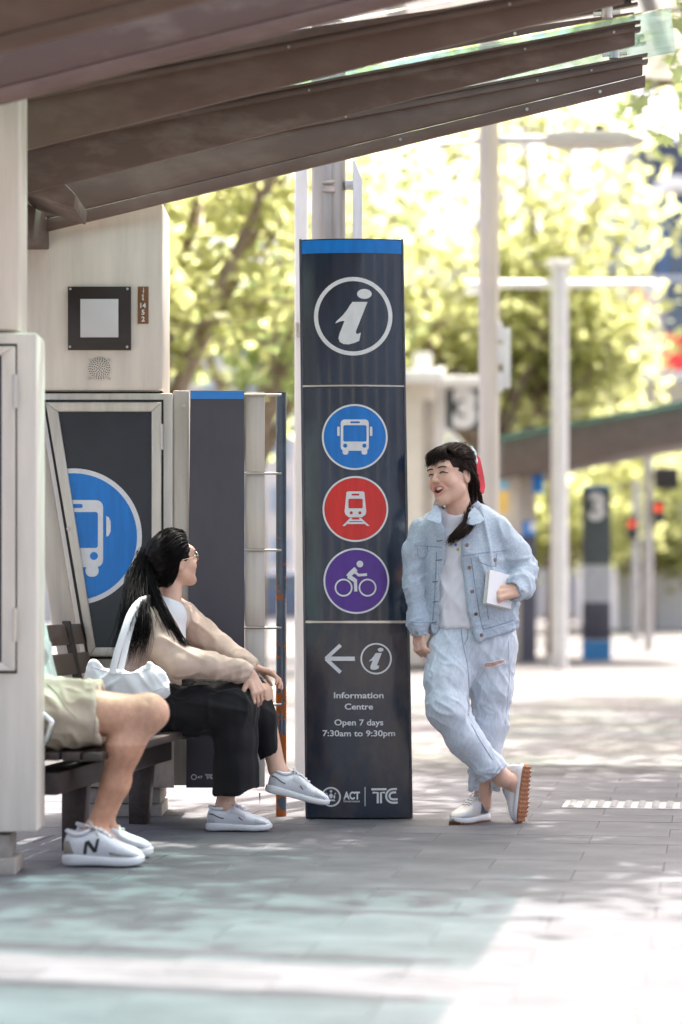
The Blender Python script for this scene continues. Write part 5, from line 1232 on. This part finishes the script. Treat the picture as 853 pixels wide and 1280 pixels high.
# book under the arm
bk_root = empty('book', W(620,735,-.15)); tag(bk_root, 'white paperback book tucked under the arm of the denim jacket wearer', 'book')
def book(c, ex, ez, w, h, t):
    ex = Vector(ex).normalized(); ez = Vector(ez); ez = (ez-ex*ez.dot(ex)).normalized(); ey = ez.cross(ex)
    def bx(a, b): return [c+ex*x+ey*y+ez*z for x,y,z in ((a[0],a[1],a[2]),(b[0],a[1],a[2]),(b[0],a[1],b[2]),(a[0],a[1],b[2]))], [c+ex*x+ey*y+ez*z for x,y,z in ((a[0],b[1],a[2]),(b[0],b[1],a[2]),(b[0],b[1],b[2]),(a[0],b[1],b[2]))]
    for nm, a, b, m in (('cover',(0,-t/2,0),(w,-t/2+.002,h),M['paper']),('cover',(0,t/2-.002,0),(w,t/2,h),M['paper']),('pages',(.002,-t/2+.002,.002),(w-.002,t/2-.002,h-.002),M['pages'])):
        mb = MB(); p, q = bx(a,b); mb.hexa(p,q); mb.build(nm, m, bk_root)
book(W(606.5,754,-.150), (.80,.50,-.20), (-.14,.06,1), .125, .140, .026)
# shoes
ms = (M['shoe_cream'], M['sole_white'], M['lace'])
toe1 = Vector(W(651,1029,-.06)); toe1.z = .012; heel1 = Vector(W(655,957,.0))
fw = (toe1-heel1).normalized()
shoe(fig, W(660,956,-.02), (-.10,-.05,-1), (-.86,.50,.05), .245, ms, tread=M['gum'], stripe=None)
sh2 = shoe(fig, Vector((W(609,1024,.10).x, Y0+.10, .0)), (-.62,-.80,0), (0,0,1), .245, ms, tread=M['gum'], panel=M['grey_suede'])
# hair
hl = lambda x,y,z: L1(x,y,z)
vh = Vol(np.array(HO)-.19, np.array(HO)+.19, .0045)
vh.ell(hl(0,-.018,.034),(.0815,.100,.088),0,'u',HR); vh.ell(hl(0,-.075,.085),(.045,.05,.035),.03,'u',HR); vh.ell(hl(.0,-.03,.108),(.055,.06,.030),.03,'u',HR)
vh.ell(hl(0,.085,-.030),(.068,.072,.098),.012,'s',HR); vh.ell(hl(.05,.03,-.075),(.07,.06,.075),.012,'s',HR); vh.ell(hl(-.05,.03,-.075),(.07,.06,.075),.012,'s',HR)
vh.ell(hl(.083,-.008,-.010),(.02,.024,.036),.006,'s',HR)
hair, Vh, Fh = garment('hair', vh, M['hair_brown'], fig, lambda V: folds(V, HR@np.array((0,-1,.3)), .10, .011, .006, 41))
gd = []
rg = random.Random(5)
for i in range(20):                                         # fringe, thinner over the near temple
    x = -.064+.112*i/19; z1 = .022+.030*rg.random()+(.016 if i > 13 else 0)
    gd.append(([hl(x*.4,.045,.116),hl(x*.85,.074,.092),hl(x*1.02+rg.uniform(-.004,.004),.0915-abs(x)*.35,.060),hl(x*1.12+rg.uniform(-.008,.008),.0965-abs(x)*.42,z1)], 15, .008, .005+.004*rg.random(), .0009))
for q in (-1,1):
    for k in range(9): gd.append(([hl(q*.035,.056-.003*k,.108),hl(q*.068,.046-.008*k,.080),hl(q*.081,.036-.012*k,.040),hl(q*.081,.030-.010*k,.004-.012*k)], 9, .006, .004, .0013))
for k in range(46):                                         # swept back over the crown to the tie
    a = -1.5+3.0*k/45; gd.append(([hl(.078*math.sin(a),.062-.03*abs(a),.060+.045*math.cos(a)),hl(.0865*math.sin(a),-.012,.062+.073*math.cos(a)),hl(.072*math.sin(a),-.072,.062+.058*math.cos(a)),hl(.012*math.sin(a),-.116,.066)], 12, .007, .005, .0014))
for q in (-1,1):
    for k in range(10): gd.append(([hl(q*.080,.020-.008*k,.03),hl(q*.083,-.03-.004*k,.012-.006*k),hl(q*.066,-.085,.0-.006*k),hl(q*.02,-.118,.02)], 12, .006, .006, .0014))
for k in range(10): gd.append(([hl(rg.uniform(-.03,.03),-.05,.118),hl(rg.uniform(-.04,.04),-.06,.130),hl(rg.uniform(-.05,.05),-.09+rg.uniform(0,.08),.140+rg.uniform(0,.012))], 2, .004, .012, .0008))
gd += [([W(586,600,.03),W(588,622,.02),W(588,640,-.04),W(582,655,-.10),W(571,667,-.135),W(563,674,-.14),W(559,681,-.135)], 130, .026, .013, .0014),
       ([W(590,600,.04),W(591,625,.03),W(592,642,-.03),W(586,658,-.10),W(576,668,-.135),W(566,676,-.14),W(562,684,-.135)], 100, .022, .018, .0013),
       ([W(593,590,.08),W(597,612,.08),W(601,628,.07),W(609,634,.05)], 60, .02, .010, .0014), ([W(590,585,.09),W(592,615,.10),W(595,640,.11),W(593,670,.13)], 70, .025, .03, .0014)]
strands('hair_strands', gd, M['hair_brown'], hair, 3)
mb = MB(); V_ = []; pr = [(590,566,.03,3),(596,574,.02,4.5),(598,585,.015,5),(600.5,598,.01,5),(603,609,.01,4),(604,617,.01,1.2)]
for x, y, dy, w in pr: V_ += [W(x-w,y+w*.3,dy), W(x+w,y-w*.3,dy+.02)]
V2 = [Vector(v)+Vector((0,.004,0)) for v in V_]; n = len(V_)
mb.add(V_, [(2*i,2*i+1,2*i+3,2*i+2) for i in range(5)]); mb.add(V2, [(2*i,2*i+2,2*i+3,2*i+1) for i in range(5)]); mb.build('scarf_tail', M['ribbon'], fig, smooth=True)
vs_ = Vol(np.array(W(590,570,.05))-.05, np.array(W(590,570,.05))+.05, .003); vs_.ell(W(591.5,568,.03),(.016,.02,.024)); vs_.cone(W(589,560,.03),W(594,577,.03),.010,.013,.006); garment('scarf_knot', vs_, M['ribbon2'], fig)
# ------------------------------------------------------------------ person sitting on the bench, legs crossed
M['knit'] = mat('beige_knit', (.60,.45,.36), rough=.95, var=.08, scale=25, bump=.5, bscale=350, sheen=.3, spec=.15, bdist=.003)
M['black_cloth'] = mat('black_trouser_cloth', (.011,.010,.011), rough=.8, var=.25, scale=8, sheen=.12, spec=.25, bump=.1, bscale=300)
M['canvas'] = mat('white_canvas', (.82,.81,.81), rough=.95, var=.03, bump=.3, bscale=260, bdist=.002, spec=.2)
Y0 = 9.80
def W(px, py, dy=0.0): return P(px, py, Y0+dy)
def R_(px): return px*Y0/FPX
vb = Vol((W(120,0).x, Y0-.34, -.02), (W(425,0).x, Y0+.36, W(0,652).z), .0042)
HO = W(216, 701, .02); HR = frame_of((.80,.52,.24), roll=math.radians(6))
L2 = head(vb, HO, HR, 1.0, 'closed', 1.0)
vb.cone(L2(0,-.018,-.05), W(211,756,.0), .047, .050, .02); vb.chain([(W(203,778,.0),.072),(W(186,830,.0),.085),(W(178,890,.0),.13)], .04)
SN, SF = W(189,779,-.13), W(230,770,.14)
vb.chain([(SN,.046),(W(222,833,-.17),.037),(W(311,842,-.13),.025)], .03); vb.chain([(SF,.046),(W(272,808,.12),.037),(W(318,836,.03),.025)], .03)
hand(vb, W(313,843,-.13), (.42,-.10,-.86), (-.55,.72,-.25), (22,28,20), .98, thumb=-1, tcurl=10, spread=.09)
hand(vb, W(320,835,.03), (.93,-.12,-.30), (-.25,-.2,-.9), (18,26,20), .92, thumb=1, tcurl=10)
KA, AA = W(298,886,-.09), W(281,1008,-.09); KB, AB = W(322,868,.0), W(347,962,-.02)
vb.chain([(W(190,890,-.08),.085),(KA,.058),(AA,.034)], .03); vb.chain([(W(190,880,.06),.085),(KB,.056),(AB,.034)], .03)
vb.cone(AA, W(305,1024,-.09), .033, .025, .02); vb.cone(AB, W(372,985,-.04), .033, .025, .02)
V, F = vb.mesh(); V = relax(V, F, 1, .4); bme = mesh_np('person', V, F)
at = bme.color_attributes.new('Col','FLOAT_COLOR','POINT'); at.data.foreach_set('color', np.concatenate([skin_col(HO,HR,1.0,False)(V), np.ones((len(V),1))],1).astype(np.float32).ravel())
fig = link('person', bme, M['skin'], None, smooth=True)
tag(fig, 'seated person with long black ponytail, beige cardigan and black trousers, legs crossed on the bench', 'person')
bvb = bvh(V, F); face_bits(bvb, L2, fig, HR, smile=False)
# black trousers
vj = Vol((W(150,0).x, Y0-.32, W(0,1004).z), (W(362,0).x, Y0+.30, W(0,838).z), .006)
la = vj.like(); la.chain([(W(196,892,-.07),R_(33)),(W(250,888,-.09),R_(31)),(W(292,886,-.10),R_(30)),(W(296,925,-.10),R_(25.5)),(W(296,960,-.09),R_(27)),(W(296,1000,-.09),R_(29))], .03)
lb = vj.like(); lb.chain([(W(196,884,.07),R_(31)),(W(260,872,.05),R_(29)),(W(310,870,.0),R_(25)),(W(326,898,-.01),R_(20)),(W(339,948,-.01),R_(14.5))], .03)
vj.d = np.minimum(la.d, lb.d); vj.cone(W(185,880,-.06), W(185,880,.07), R_(38), R_(36), .03)
def hemA(x, y, z):
    px = x*FPX/Y0+CX; return np.where(px > 324, 1.0, z-(CAMZ-(np.interp(px,[262,300,326],[993,990,980])-HZ)*Y0/FPX))
vj.fn(hemA, lo=(W(255,0).x,Y0-.25,W(0,1004).z), hi=(W(330,0).x,Y0+.02,W(0,970).z))
a_ = np.array(W(296,1006,-.09)); vj.cone(a_, a_+np.array([0,0,.12]), R_(23), R_(21), .003, 's')
hb = np.array(W(338,944,-.01)); ab = np.array(W(339,948,-.01)-W(326,898,-.01)); ab /= np.linalg.norm(ab); ab2 = np.array([.55,0,-.83])
vj.fn(lambda x,y,z: -((x-hb[0])*ab2[0]+(y-hb[1])*ab2[1]+(z-hb[2])*ab2[2]), lo=hb-np.array([.06,.07,.10]), hi=hb+np.array([.08,.08,.05]))
vj.cone(hb-ab*.04, hb+ab*.1, R_(11.5), R_(12), .002, 's')
fz = np.array([0])
tr_, Vj, Fj = garment('trousers', vj, M['black_cloth'], fig, lambda V: folds(V, (.1,0,-1), .35, .05, .008, 51) + folds(V, (.9,0,-.3), .16, .04, .006, 52)*np.exp(-((V[:,2]-.52)/.10)**2) - .002)
bj = bvh(Vj, Fj)
# white top under the cardigan
vt = Vol((W(140,0).x, Y0-.26, W(0,870).z), (W(250,0).x, Y0+.26, W(0,725).z), .006)
vt.chain([(W(207,772,.0),R_(27)),(W(198,800,.0),R_(32)),(W(186,850,.0),R_(33))], .03); vt.cone(SN, SF, R_(13), R_(13), .03); vt.cone(W(207,760,.02),W(207,758,.0),R_(17),R_(17),.02)
vt.cone(L2(0,-.01,-.06), W(217,741,.01), .055, .050, .006, 's')
garment('white_top', vt, M['tee'], fig)
# cardigan
vk = Vol((W(128,0).x, Y0-.30, W(0,875).z), (W(330,0).x, Y0+.28, W(0,735).z), .006)
vk.chain([(W(203,778,.0),R_(30)),(W(192,808,.0),R_(38)),(W(184,856,.0),R_(41))], .04); vk.cone(SN, SF, R_(18), R_(17), .04)
vk.cone(W(196,757,-.08), W(220,757,.10), R_(12), R_(12), .04)
s1 = vk.like(); s1.chain([(SN,R_(21)),(W(204,806,-.16),R_(21.5)),(W(224,828,-.17),R_(19.5)),(W(265,833,-.155),R_(16)),(W(298,838,-.135),R_(13)),(W(310,841,-.13),R_(10.5))], .025)
s2 = vk.like(); s2.chain([(SF,R_(19)),(W(252,792,.14),R_(18)),(W(275,811,.12),R_(16.5)),(W(300,826,.07),R_(13.5)),(W(316,834,.03),R_(10.5))], .025)
vk.put(tuple(slice(None) for _ in range(3)), np.minimum(s1.d, s2.d), .012, 'u')
vk.cone(W(221,735,.02), W(209,742,.0), .075, .062, .006, 's')
nv = [(W(214,752,-.03),.035),(W(224,785,.02),.03),(W(240,815,.05),.02)]                    # open front
vk.cone(W(213,742,-.05), W(231,792,.0), .080, .040, .006, 's')
for a, b, r in ((W(308,841,-.13), W(322,846,-.13), 8.2), (W(314,833,.035), W(328,838,.02), 8.2)): vk.cone(a, b, R_(r), R_(r), .002, 's')
vk.fn(lambda x,y,z: z-float(W(0,862).z))
def cd(V):
    z = V[:,2]; px = V[:,0]*FPX/Y0+CX
    return folds(V, (.8,0,-.5), .19, .045, .0065, 61) + folds(V, (.35,.2,1), .10, .030, .004, 62)*np.clip((px-230)/25,0,1) + folds(V, (1,0,.2), .12, .025, .006, 63)*np.exp(-((z-float(W(0,850).z))/.05)**2)
cg, Vk, Fk = garment('cardigan', vk, M['knit'], fig, cd); bk = bvh(Vk, Fk)
mk_ = mat('beige_rib', (.46,.33,.245), rough=.95, var=.1, scale=60, bump=.4, bscale=200)
# glasses
mb = MB(); gl = M['plate']; gm = mat('thin_gold_wire',(.72,.52,.34),rough=.25,metal=.9)
for q in (-1,1):
    pts = [Vector(L2(q*.034+.021*math.cos(a), .101-abs(q*.034+.021*math.cos(a))*.22, .002+.018*math.sin(a))) for a in [2*math.pi*i/20 for i in range(21)]]; mb.tube(pts, .0012, 6, cap=False)
    mb.tube([Vector(L2(q*.055,.092,.006)),Vector(L2(q*.073,.05,.008)),Vector(L2(q*.077,-.005,.010)),Vector(L2(q*.076,-.02,-.006))], .0012, 6)
mb.tube([Vector(L2(-.013,.100,.006)),Vector(L2(0,.103,.009)),Vector(L2(.013,.100,.006))], .0012, 6)
mb.build('glasses', gm, fig)
# hair: smooth cap, ponytail falling over the back and one lock over the shoulder
hl = lambda x,y,z: L2(x,y,z)
vh = Vol(np.array(HO)-.2, np.array(HO)+.2, .0045)
vh.ell(hl(0,-.018,.032),(.080,.100,.087),0,'u',HR); vh.ell(hl(0,-.055,-.035),(.066,.055,.065),.03,'u',HR)
vh.ell(hl(0,.086,-.022),(.068,.066,.092),.012,'s',HR); vh.ell(hl(.055,.035,-.07),(.065,.052,.070),.012,'s',HR); vh.ell(hl(-.055,.035,-.07),(.065,.052,.070),.012,'s',HR)
for q in (-1,1): vh.ell(hl(q*.086,-.002,-.014),(.030,.028,.038),.006,'s',HR)
hair, Vh, Fh = garment('hair', vh, M['hair_black'], fig, lambda V: folds(V, HR@np.array((0,-1,-.25)), .12, .012, .005, 71))
TB = W(183,693,.0)
gd = []; rg = random.Random(9)
for k in range(40):
    a = -1.6+3.2*k/39; gd.append(([hl(.070*math.sin(a),.068-.02*abs(a),.062+.048*math.cos(a)),hl(.086*math.sin(a),.0,.052+.078*math.cos(a)),hl(.078*math.sin(a),-.07,.03+.062*math.cos(a)),TB], 10, .006, .008, .0013))
for q in (-1,1):
    for k in range(10): gd.append(([hl(q*.074,.045-.004*k,.05-.003*k),hl(q*.085,.0-.002*k,.040-.0035*k),hl(q*.078,-.05,.015-.008*k),hl(q*.05,-.09,-.015-.007*k),TB], 12, .006, .008, .0014))
gd += [([TB,W(175,712,-.04),W(166,740,-.13),W(163,770,-.20),W(160,800,-.21),W(153,830,-.19)], 300, .030, .046, .0014),
       ([TB,W(178,712,-.04),W(176,742,-.12),W(178,770,-.20),W(178,795,-.22),W(170,825,-.22)], 260, .030, .050, .0014),
       ([TB,W(184,716,-.06),W(192,745,-.12),W(206,772,-.17),W(220,795,-.185),W(228,806,-.19),W(236,806,-.19)], 240, .028, .022, .0014),
       ([TB,W(183,718,-.06),W(190,750,-.13),W(203,780,-.19),W(214,803,-.20),W(217,818,-.205)], 170, .024, .022, .0013),
       ([TB,W(172,700,-.03),W(158,720,-.06),W(155,745,-.09)], 20, .015, .006, .0009), ([TB,W(168,722,-.06),W(158,760,-.12),W(148,800,-.14),W(141,835,-.13)], 50, .025, .04, .0011)]
strands('hair_strands', gd, M['hair_black'], hair, 4, seg=16)
mb = MB(); mb.tube([Vector(TB)+Vector((.02*math.cos(a)*.4,.024*math.sin(a),.022*math.cos(a))) for a in [2*math.pi*i/14 for i in range(15)]], .006, 8, cap=False); mb.build('hair_tie', M['gap'], hair)
ms = (M['shoe_white'], M['sole_white'], M['lace'])
shoe(fig, Vector((W(258,1030,-.11).x, Y0-.09, 0)), (.99,-.08,0), (0,0,1), .262, ms, stripe=M['grey_suede'])
shoe(fig, W(331.5,990,-.03), (.965,-.05,-.235), (.22,.03,1), .262, ms, stripe=M['grey_suede'])
mb = MB()
for c, r in ((W(280,1004,-.09),.030),):
    pass
# tote bag beside the seated person
bag = empty('tote_bag', W(160,880,-.25)); tag(bag, 'white canvas tote bag hanging from the shoulder of the person in the beige cardigan', 'bag')
vg = Vol((W(100,0).x, Y0-.46, W(0,880).z), (W(218,0).x, Y0-.14, W(0,755).z), .006)
fb = ((0,1,0),.45)
vg.chain([(W(124,850,-.30),R_(15)),(W(160,855,-.31),R_(17)),(W(192,852,-.30),R_(16))], .03, flat=fb); vg.cone(W(117,832,-.30), W(119,862,-.30), R_(6), R_(9), .02, flat=fb); vg.cone(W(186,832,-.30), W(202,858,-.30), R_(5), R_(8), .025, flat=fb)
vg.chain([(W(116,866,-.30),R_(7)),(W(160,868,-.31),R_(7)),(W(203,864,-.30),R_(7))], .02, flat=((0,1,0),.8))
vg.ell(W(158,824,-.30), (R_(27),.12,R_(15)), .012, 's')
bagb, Vg, Fg = garment('bag_body', vg, M['canvas'], bag, lambda V: folds(V, (.75,0,.6), .16, .035, .008, 81) + folds(V, (-.6,0,.8), .14, .03, .005, 82)); bg_ = bvh(Vg, Fg)
cs = mat('canvas_seam', (.60,.59,.58), rough=.95)
for a in ([(114,834),(128,838),(145,842),(160,843),(175,840),(188,835)], [(113,860),(130,866),(160,868),(190,866),(204,860)]): seam(bg_, a, .0013, cs, bagb)
def strap(pts, w):
    mb = MB(); A = catmull([np.array(W(*p)) for p in pts], 18); vs = []
    for i, p in enumerate(A):
        t = A[min(i+1,17)]-A[max(i-1,0)]; t /= np.linalg.norm(t); s_ = np.cross(t, (0,1,.15)); s_ /= np.linalg.norm(s_)
        for dy in (-.0015,.0015): vs += [p+s_*w/2+np.array((0,dy,0)), p-s_*w/2+np.array((0,dy,0))]
    mb.add(vs, [(4*i,4*i+1,4*i+5,4*i+4) for i in range(17)]+[(4*i+2,4*i+6,4*i+7,4*i+3) for i in range(17)]+[(4*i,4*i+4,4*i+6,4*i+2) for i in range(17)]+[(4*i+1,4*i+3,4*i+7,4*i+5) for i in range(17)]); return mb.build('strap', M['canvas'], bag, smooth=True)
strap([(140,842,-.33),(147,815,-.315),(155,790,-.29),(163,768,-.255),(175,752,-.20),(190,747,-.12)], .027); strap([(150,842,-.30),(156,815,-.28),(162,790,-.25),(170,765,-.22),(180,752,-.17),(192,748,-.10)], .024)
# ------------------------------------------------------------------ person in shorts, mostly behind the near column
M['khaki'] = mat('khaki_cotton', (.52,.43,.33), rough=.9, var=.08, scale=14, bump=.3, bscale=300, sheen=.1, spec=.2, bdist=.002)
M['mint'] = mat('pale_green_cotton', (.50,.56,.52), rough=.9, var=.05, scale=12, bump=.2, bscale=260, spec=.2, bdist=.002)
M['tan_suede'] = mat('grey_beige_suede', (.37,.33,.265), rough=.95, var=.08, scale=40); M['black_mark'] = mat('black_mark', (.02,.02,.022), rough=.5)
Y0 = 8.62
def W(px, py, dy=0.0): return P(px, py, Y0+dy)
def R_(px): return px*Y0/FPX
vb = Vol((W(-75,0).x, Y0-.30, -.02), (W(225,0).x, Y0+.30, 1.34), .0052)
HO = W(-10, 655, .0); HR = frame_of((1,.05,-.12)); L3 = head(vb, HO, HR, 1.06, 'closed', 1.1)
vb.cone(L3(0,-.02,-.05), W(-6,722,.0), .056, .060, .02); vb.chain([(W(-6,745,.0),.12),(W(-2,800,.0),.115),(W(8,870,.0),.13)], .05)
for sgn in (-1,1):
    vb.chain([(W(-6,742,sgn*.17),.05),(W(-2,815,sgn*.20),.042),(W(22,850,sgn*.10),.028)], .03); hand(vb, W(24,850,sgn*.10), (.8,-sgn*.4,-.3), (0,0,-1), (20,25,20), 1.05, thumb=-sgn)
KA, AA = W(183,893,-.10), W(119,1038,-.115); KB, AB = W(176,893,.12), W(128,1030,.10)
for K_, A_, y, ft in ((KA,AA,-.09,(150,1066,-.125)),(KB,AB,.10,(160,1058,.09))):
    vb.chain([(W(20,893,y),.10),(W(100,891,y),.088),(K_,.063)], .03); d_ = A_-K_
    vb.ell(W(189,889,y-.005),(.056,.054,.058),.04); vb.ell(W(203,892,y-.012),(.020,.030,.034),.018); vb.cone(W(190,912,y-.065),W(203,922,y-.04),.006,.006,.02,'s'); vb.cone(W(185,874,y-.06),W(183,900,y-.066),.006,.007,.022,'s')
    vb.chain([(K_,.058),(K_.lerp(A_,.30)+Vector((-.026,0,0)),.060),(K_.lerp(A_,.62),.046),(A_,.035)], .03); vb.cone(A_, W(*ft), .036, .028, .02)
V, F = vb.mesh(); V = relax(V, F, 1, .4); bme = mesh_np('person', V, F)
at = bme.color_attributes.new('Col','FLOAT_COLOR','POINT'); at.data.foreach_set('color', np.concatenate([skin_col(HO,HR,1.06,False)(V)*(np.array([.86,.77,.71])*(.86+.28*vnoise(V*np.array([9,9,9]),3))[:,None]*np.where(V[:,2:3]<.42,np.array([[.90,.82,.76]]),1.0)), np.ones((len(V),1))],1).astype(np.float32).ravel())  # tan tint and noise; lower leg coloured darker to paint in shade
fig = link('person', bme, mat('tanned_skin_shaded_calf', (.70,.44,.325), rough=.5, var=.10, scale=45, sss=.2, sss_r=(.012,.005,.003), attr='Col', spec=.4, bump=.25, bscale=70, bdist=.004), None, smooth=True)
tag(fig, 'person in khaki shorts and beige sneakers sitting half hidden behind the near column', 'person')
vj = Vol((W(-60,0).x, Y0-.28, W(0,950).z), (W(150,0).x, Y0+.28, W(0,830).z), .006)
for y in (-.095,.105): 
    l_ = vj.like(); l_.chain([(W(10,893,y),R_(42)),(W(60,892,y),R_(41)),(W(134,893,y),R_(40))], .03); vj.d = np.minimum(vj.d, l_.d)
vj.cone(W(10,888,-.06), W(10,888,.06), R_(42), R_(42), .04)
hc = np.array(W(127,895,0)); nv_ = np.array([.985,0,.12]); nv_ /= np.linalg.norm(nv_)
vj.fn(lambda x,y,z: -((x-hc[0])*nv_[0]+(z-hc[2])*nv_[2])+0*y, lo=hc-np.array([.06,.3,.2]), hi=hc+np.array([.09,.3,.2]))
for y in (-.095,.105): vj.cone(W(118,893,y), W(150,893,y), R_(35), R_(35), .002, 's')
sh_, Vj, Fj = garment('shorts', vj, M['khaki'], fig, lambda V: folds(V, (.9,0,-.5), .16, .05, .012, 91) + folds(V, (.3,0,-1), .12, .035, .006, 92)); bj = bvh(Vj, Fj)
seam(bj, [(121,868),(119,900),(117,928)], .0016, mat('khaki_seam',(.34,.30,.24),rough=.9), sh_, 'hem_stitch'); seam(bj, [(60,856),(72,868),(82,885),(95,898)], .0016, mat('khaki_crease',(.36,.32,.25),rough=.9), sh_)
vk = Vol((W(-78,0).x, Y0-.30, W(0,880).z), (W(112,0).x, Y0+.30, W(0,715).z), .007)
vk.chain([(W(-6,745,.0),.15),(W(0,800,.0),.15),(W(12,858,.0),.165)], .05)
for sgn in (-1,1): vk.cone(W(-6,742,sgn*.17), W(0,800,sgn*.205), .072, .066, .03)
vk.chain([(W(40,862,-.09),R_(20)),(W(84,862,-.08),R_(12))], .03, flat=((0,0,1),.6)); vk.cone(W(48,810,-.14), W(46,820,-.14), R_(14), R_(13), .03)
vk.cone(W(-6,712,0), W(-4,735,.0), .075, .055, .006, 's')
garment('t_shirt', vk, M['mint'], fig, lambda V: folds(V, (.4,0,-1), .16, .05, .012, 95))
vh = Vol(np.array(HO)-.2, np.array(HO)+.2, .006); vh.ell(L3(0,-.018,.036),(.084,.104,.090),0,'u',HR); vh.ell(L3(0,.086,-.022),(.072,.072,.090),.012,'s',HR); vh.ell(L3(0,0,-.12),(.12,.12,.085),.02,'s',HR)
garment('hair', vh, M['hair_brown'], fig, lambda V: folds(V, HR@np.array((0,-1,-.25)), .08, .012, .006, 71))
ms = (mat('white_mesh_upper',(.72,.72,.74),rough=.8,var=.05,scale=60,bump=.3,bscale=500), M['sole_white'], mat('beige_lace',(.62,.57,.50),rough=.9))
shoe(fig, Vector((W(80.5,1075,-.12).x, Y0-.15, .0)), (.985,-.10,0), (0,0,1), .285, ms, hs=1.4, logo=(M['black_mark'], M['tan_suede']))
shoe(fig, Vector((W(92,1066,.10).x, Y0+.10, .0)), (.99,.0,0), (0,0,1), .285, ms, hs=1.4, logo=(M['black_mark'], M['tan_suede']))
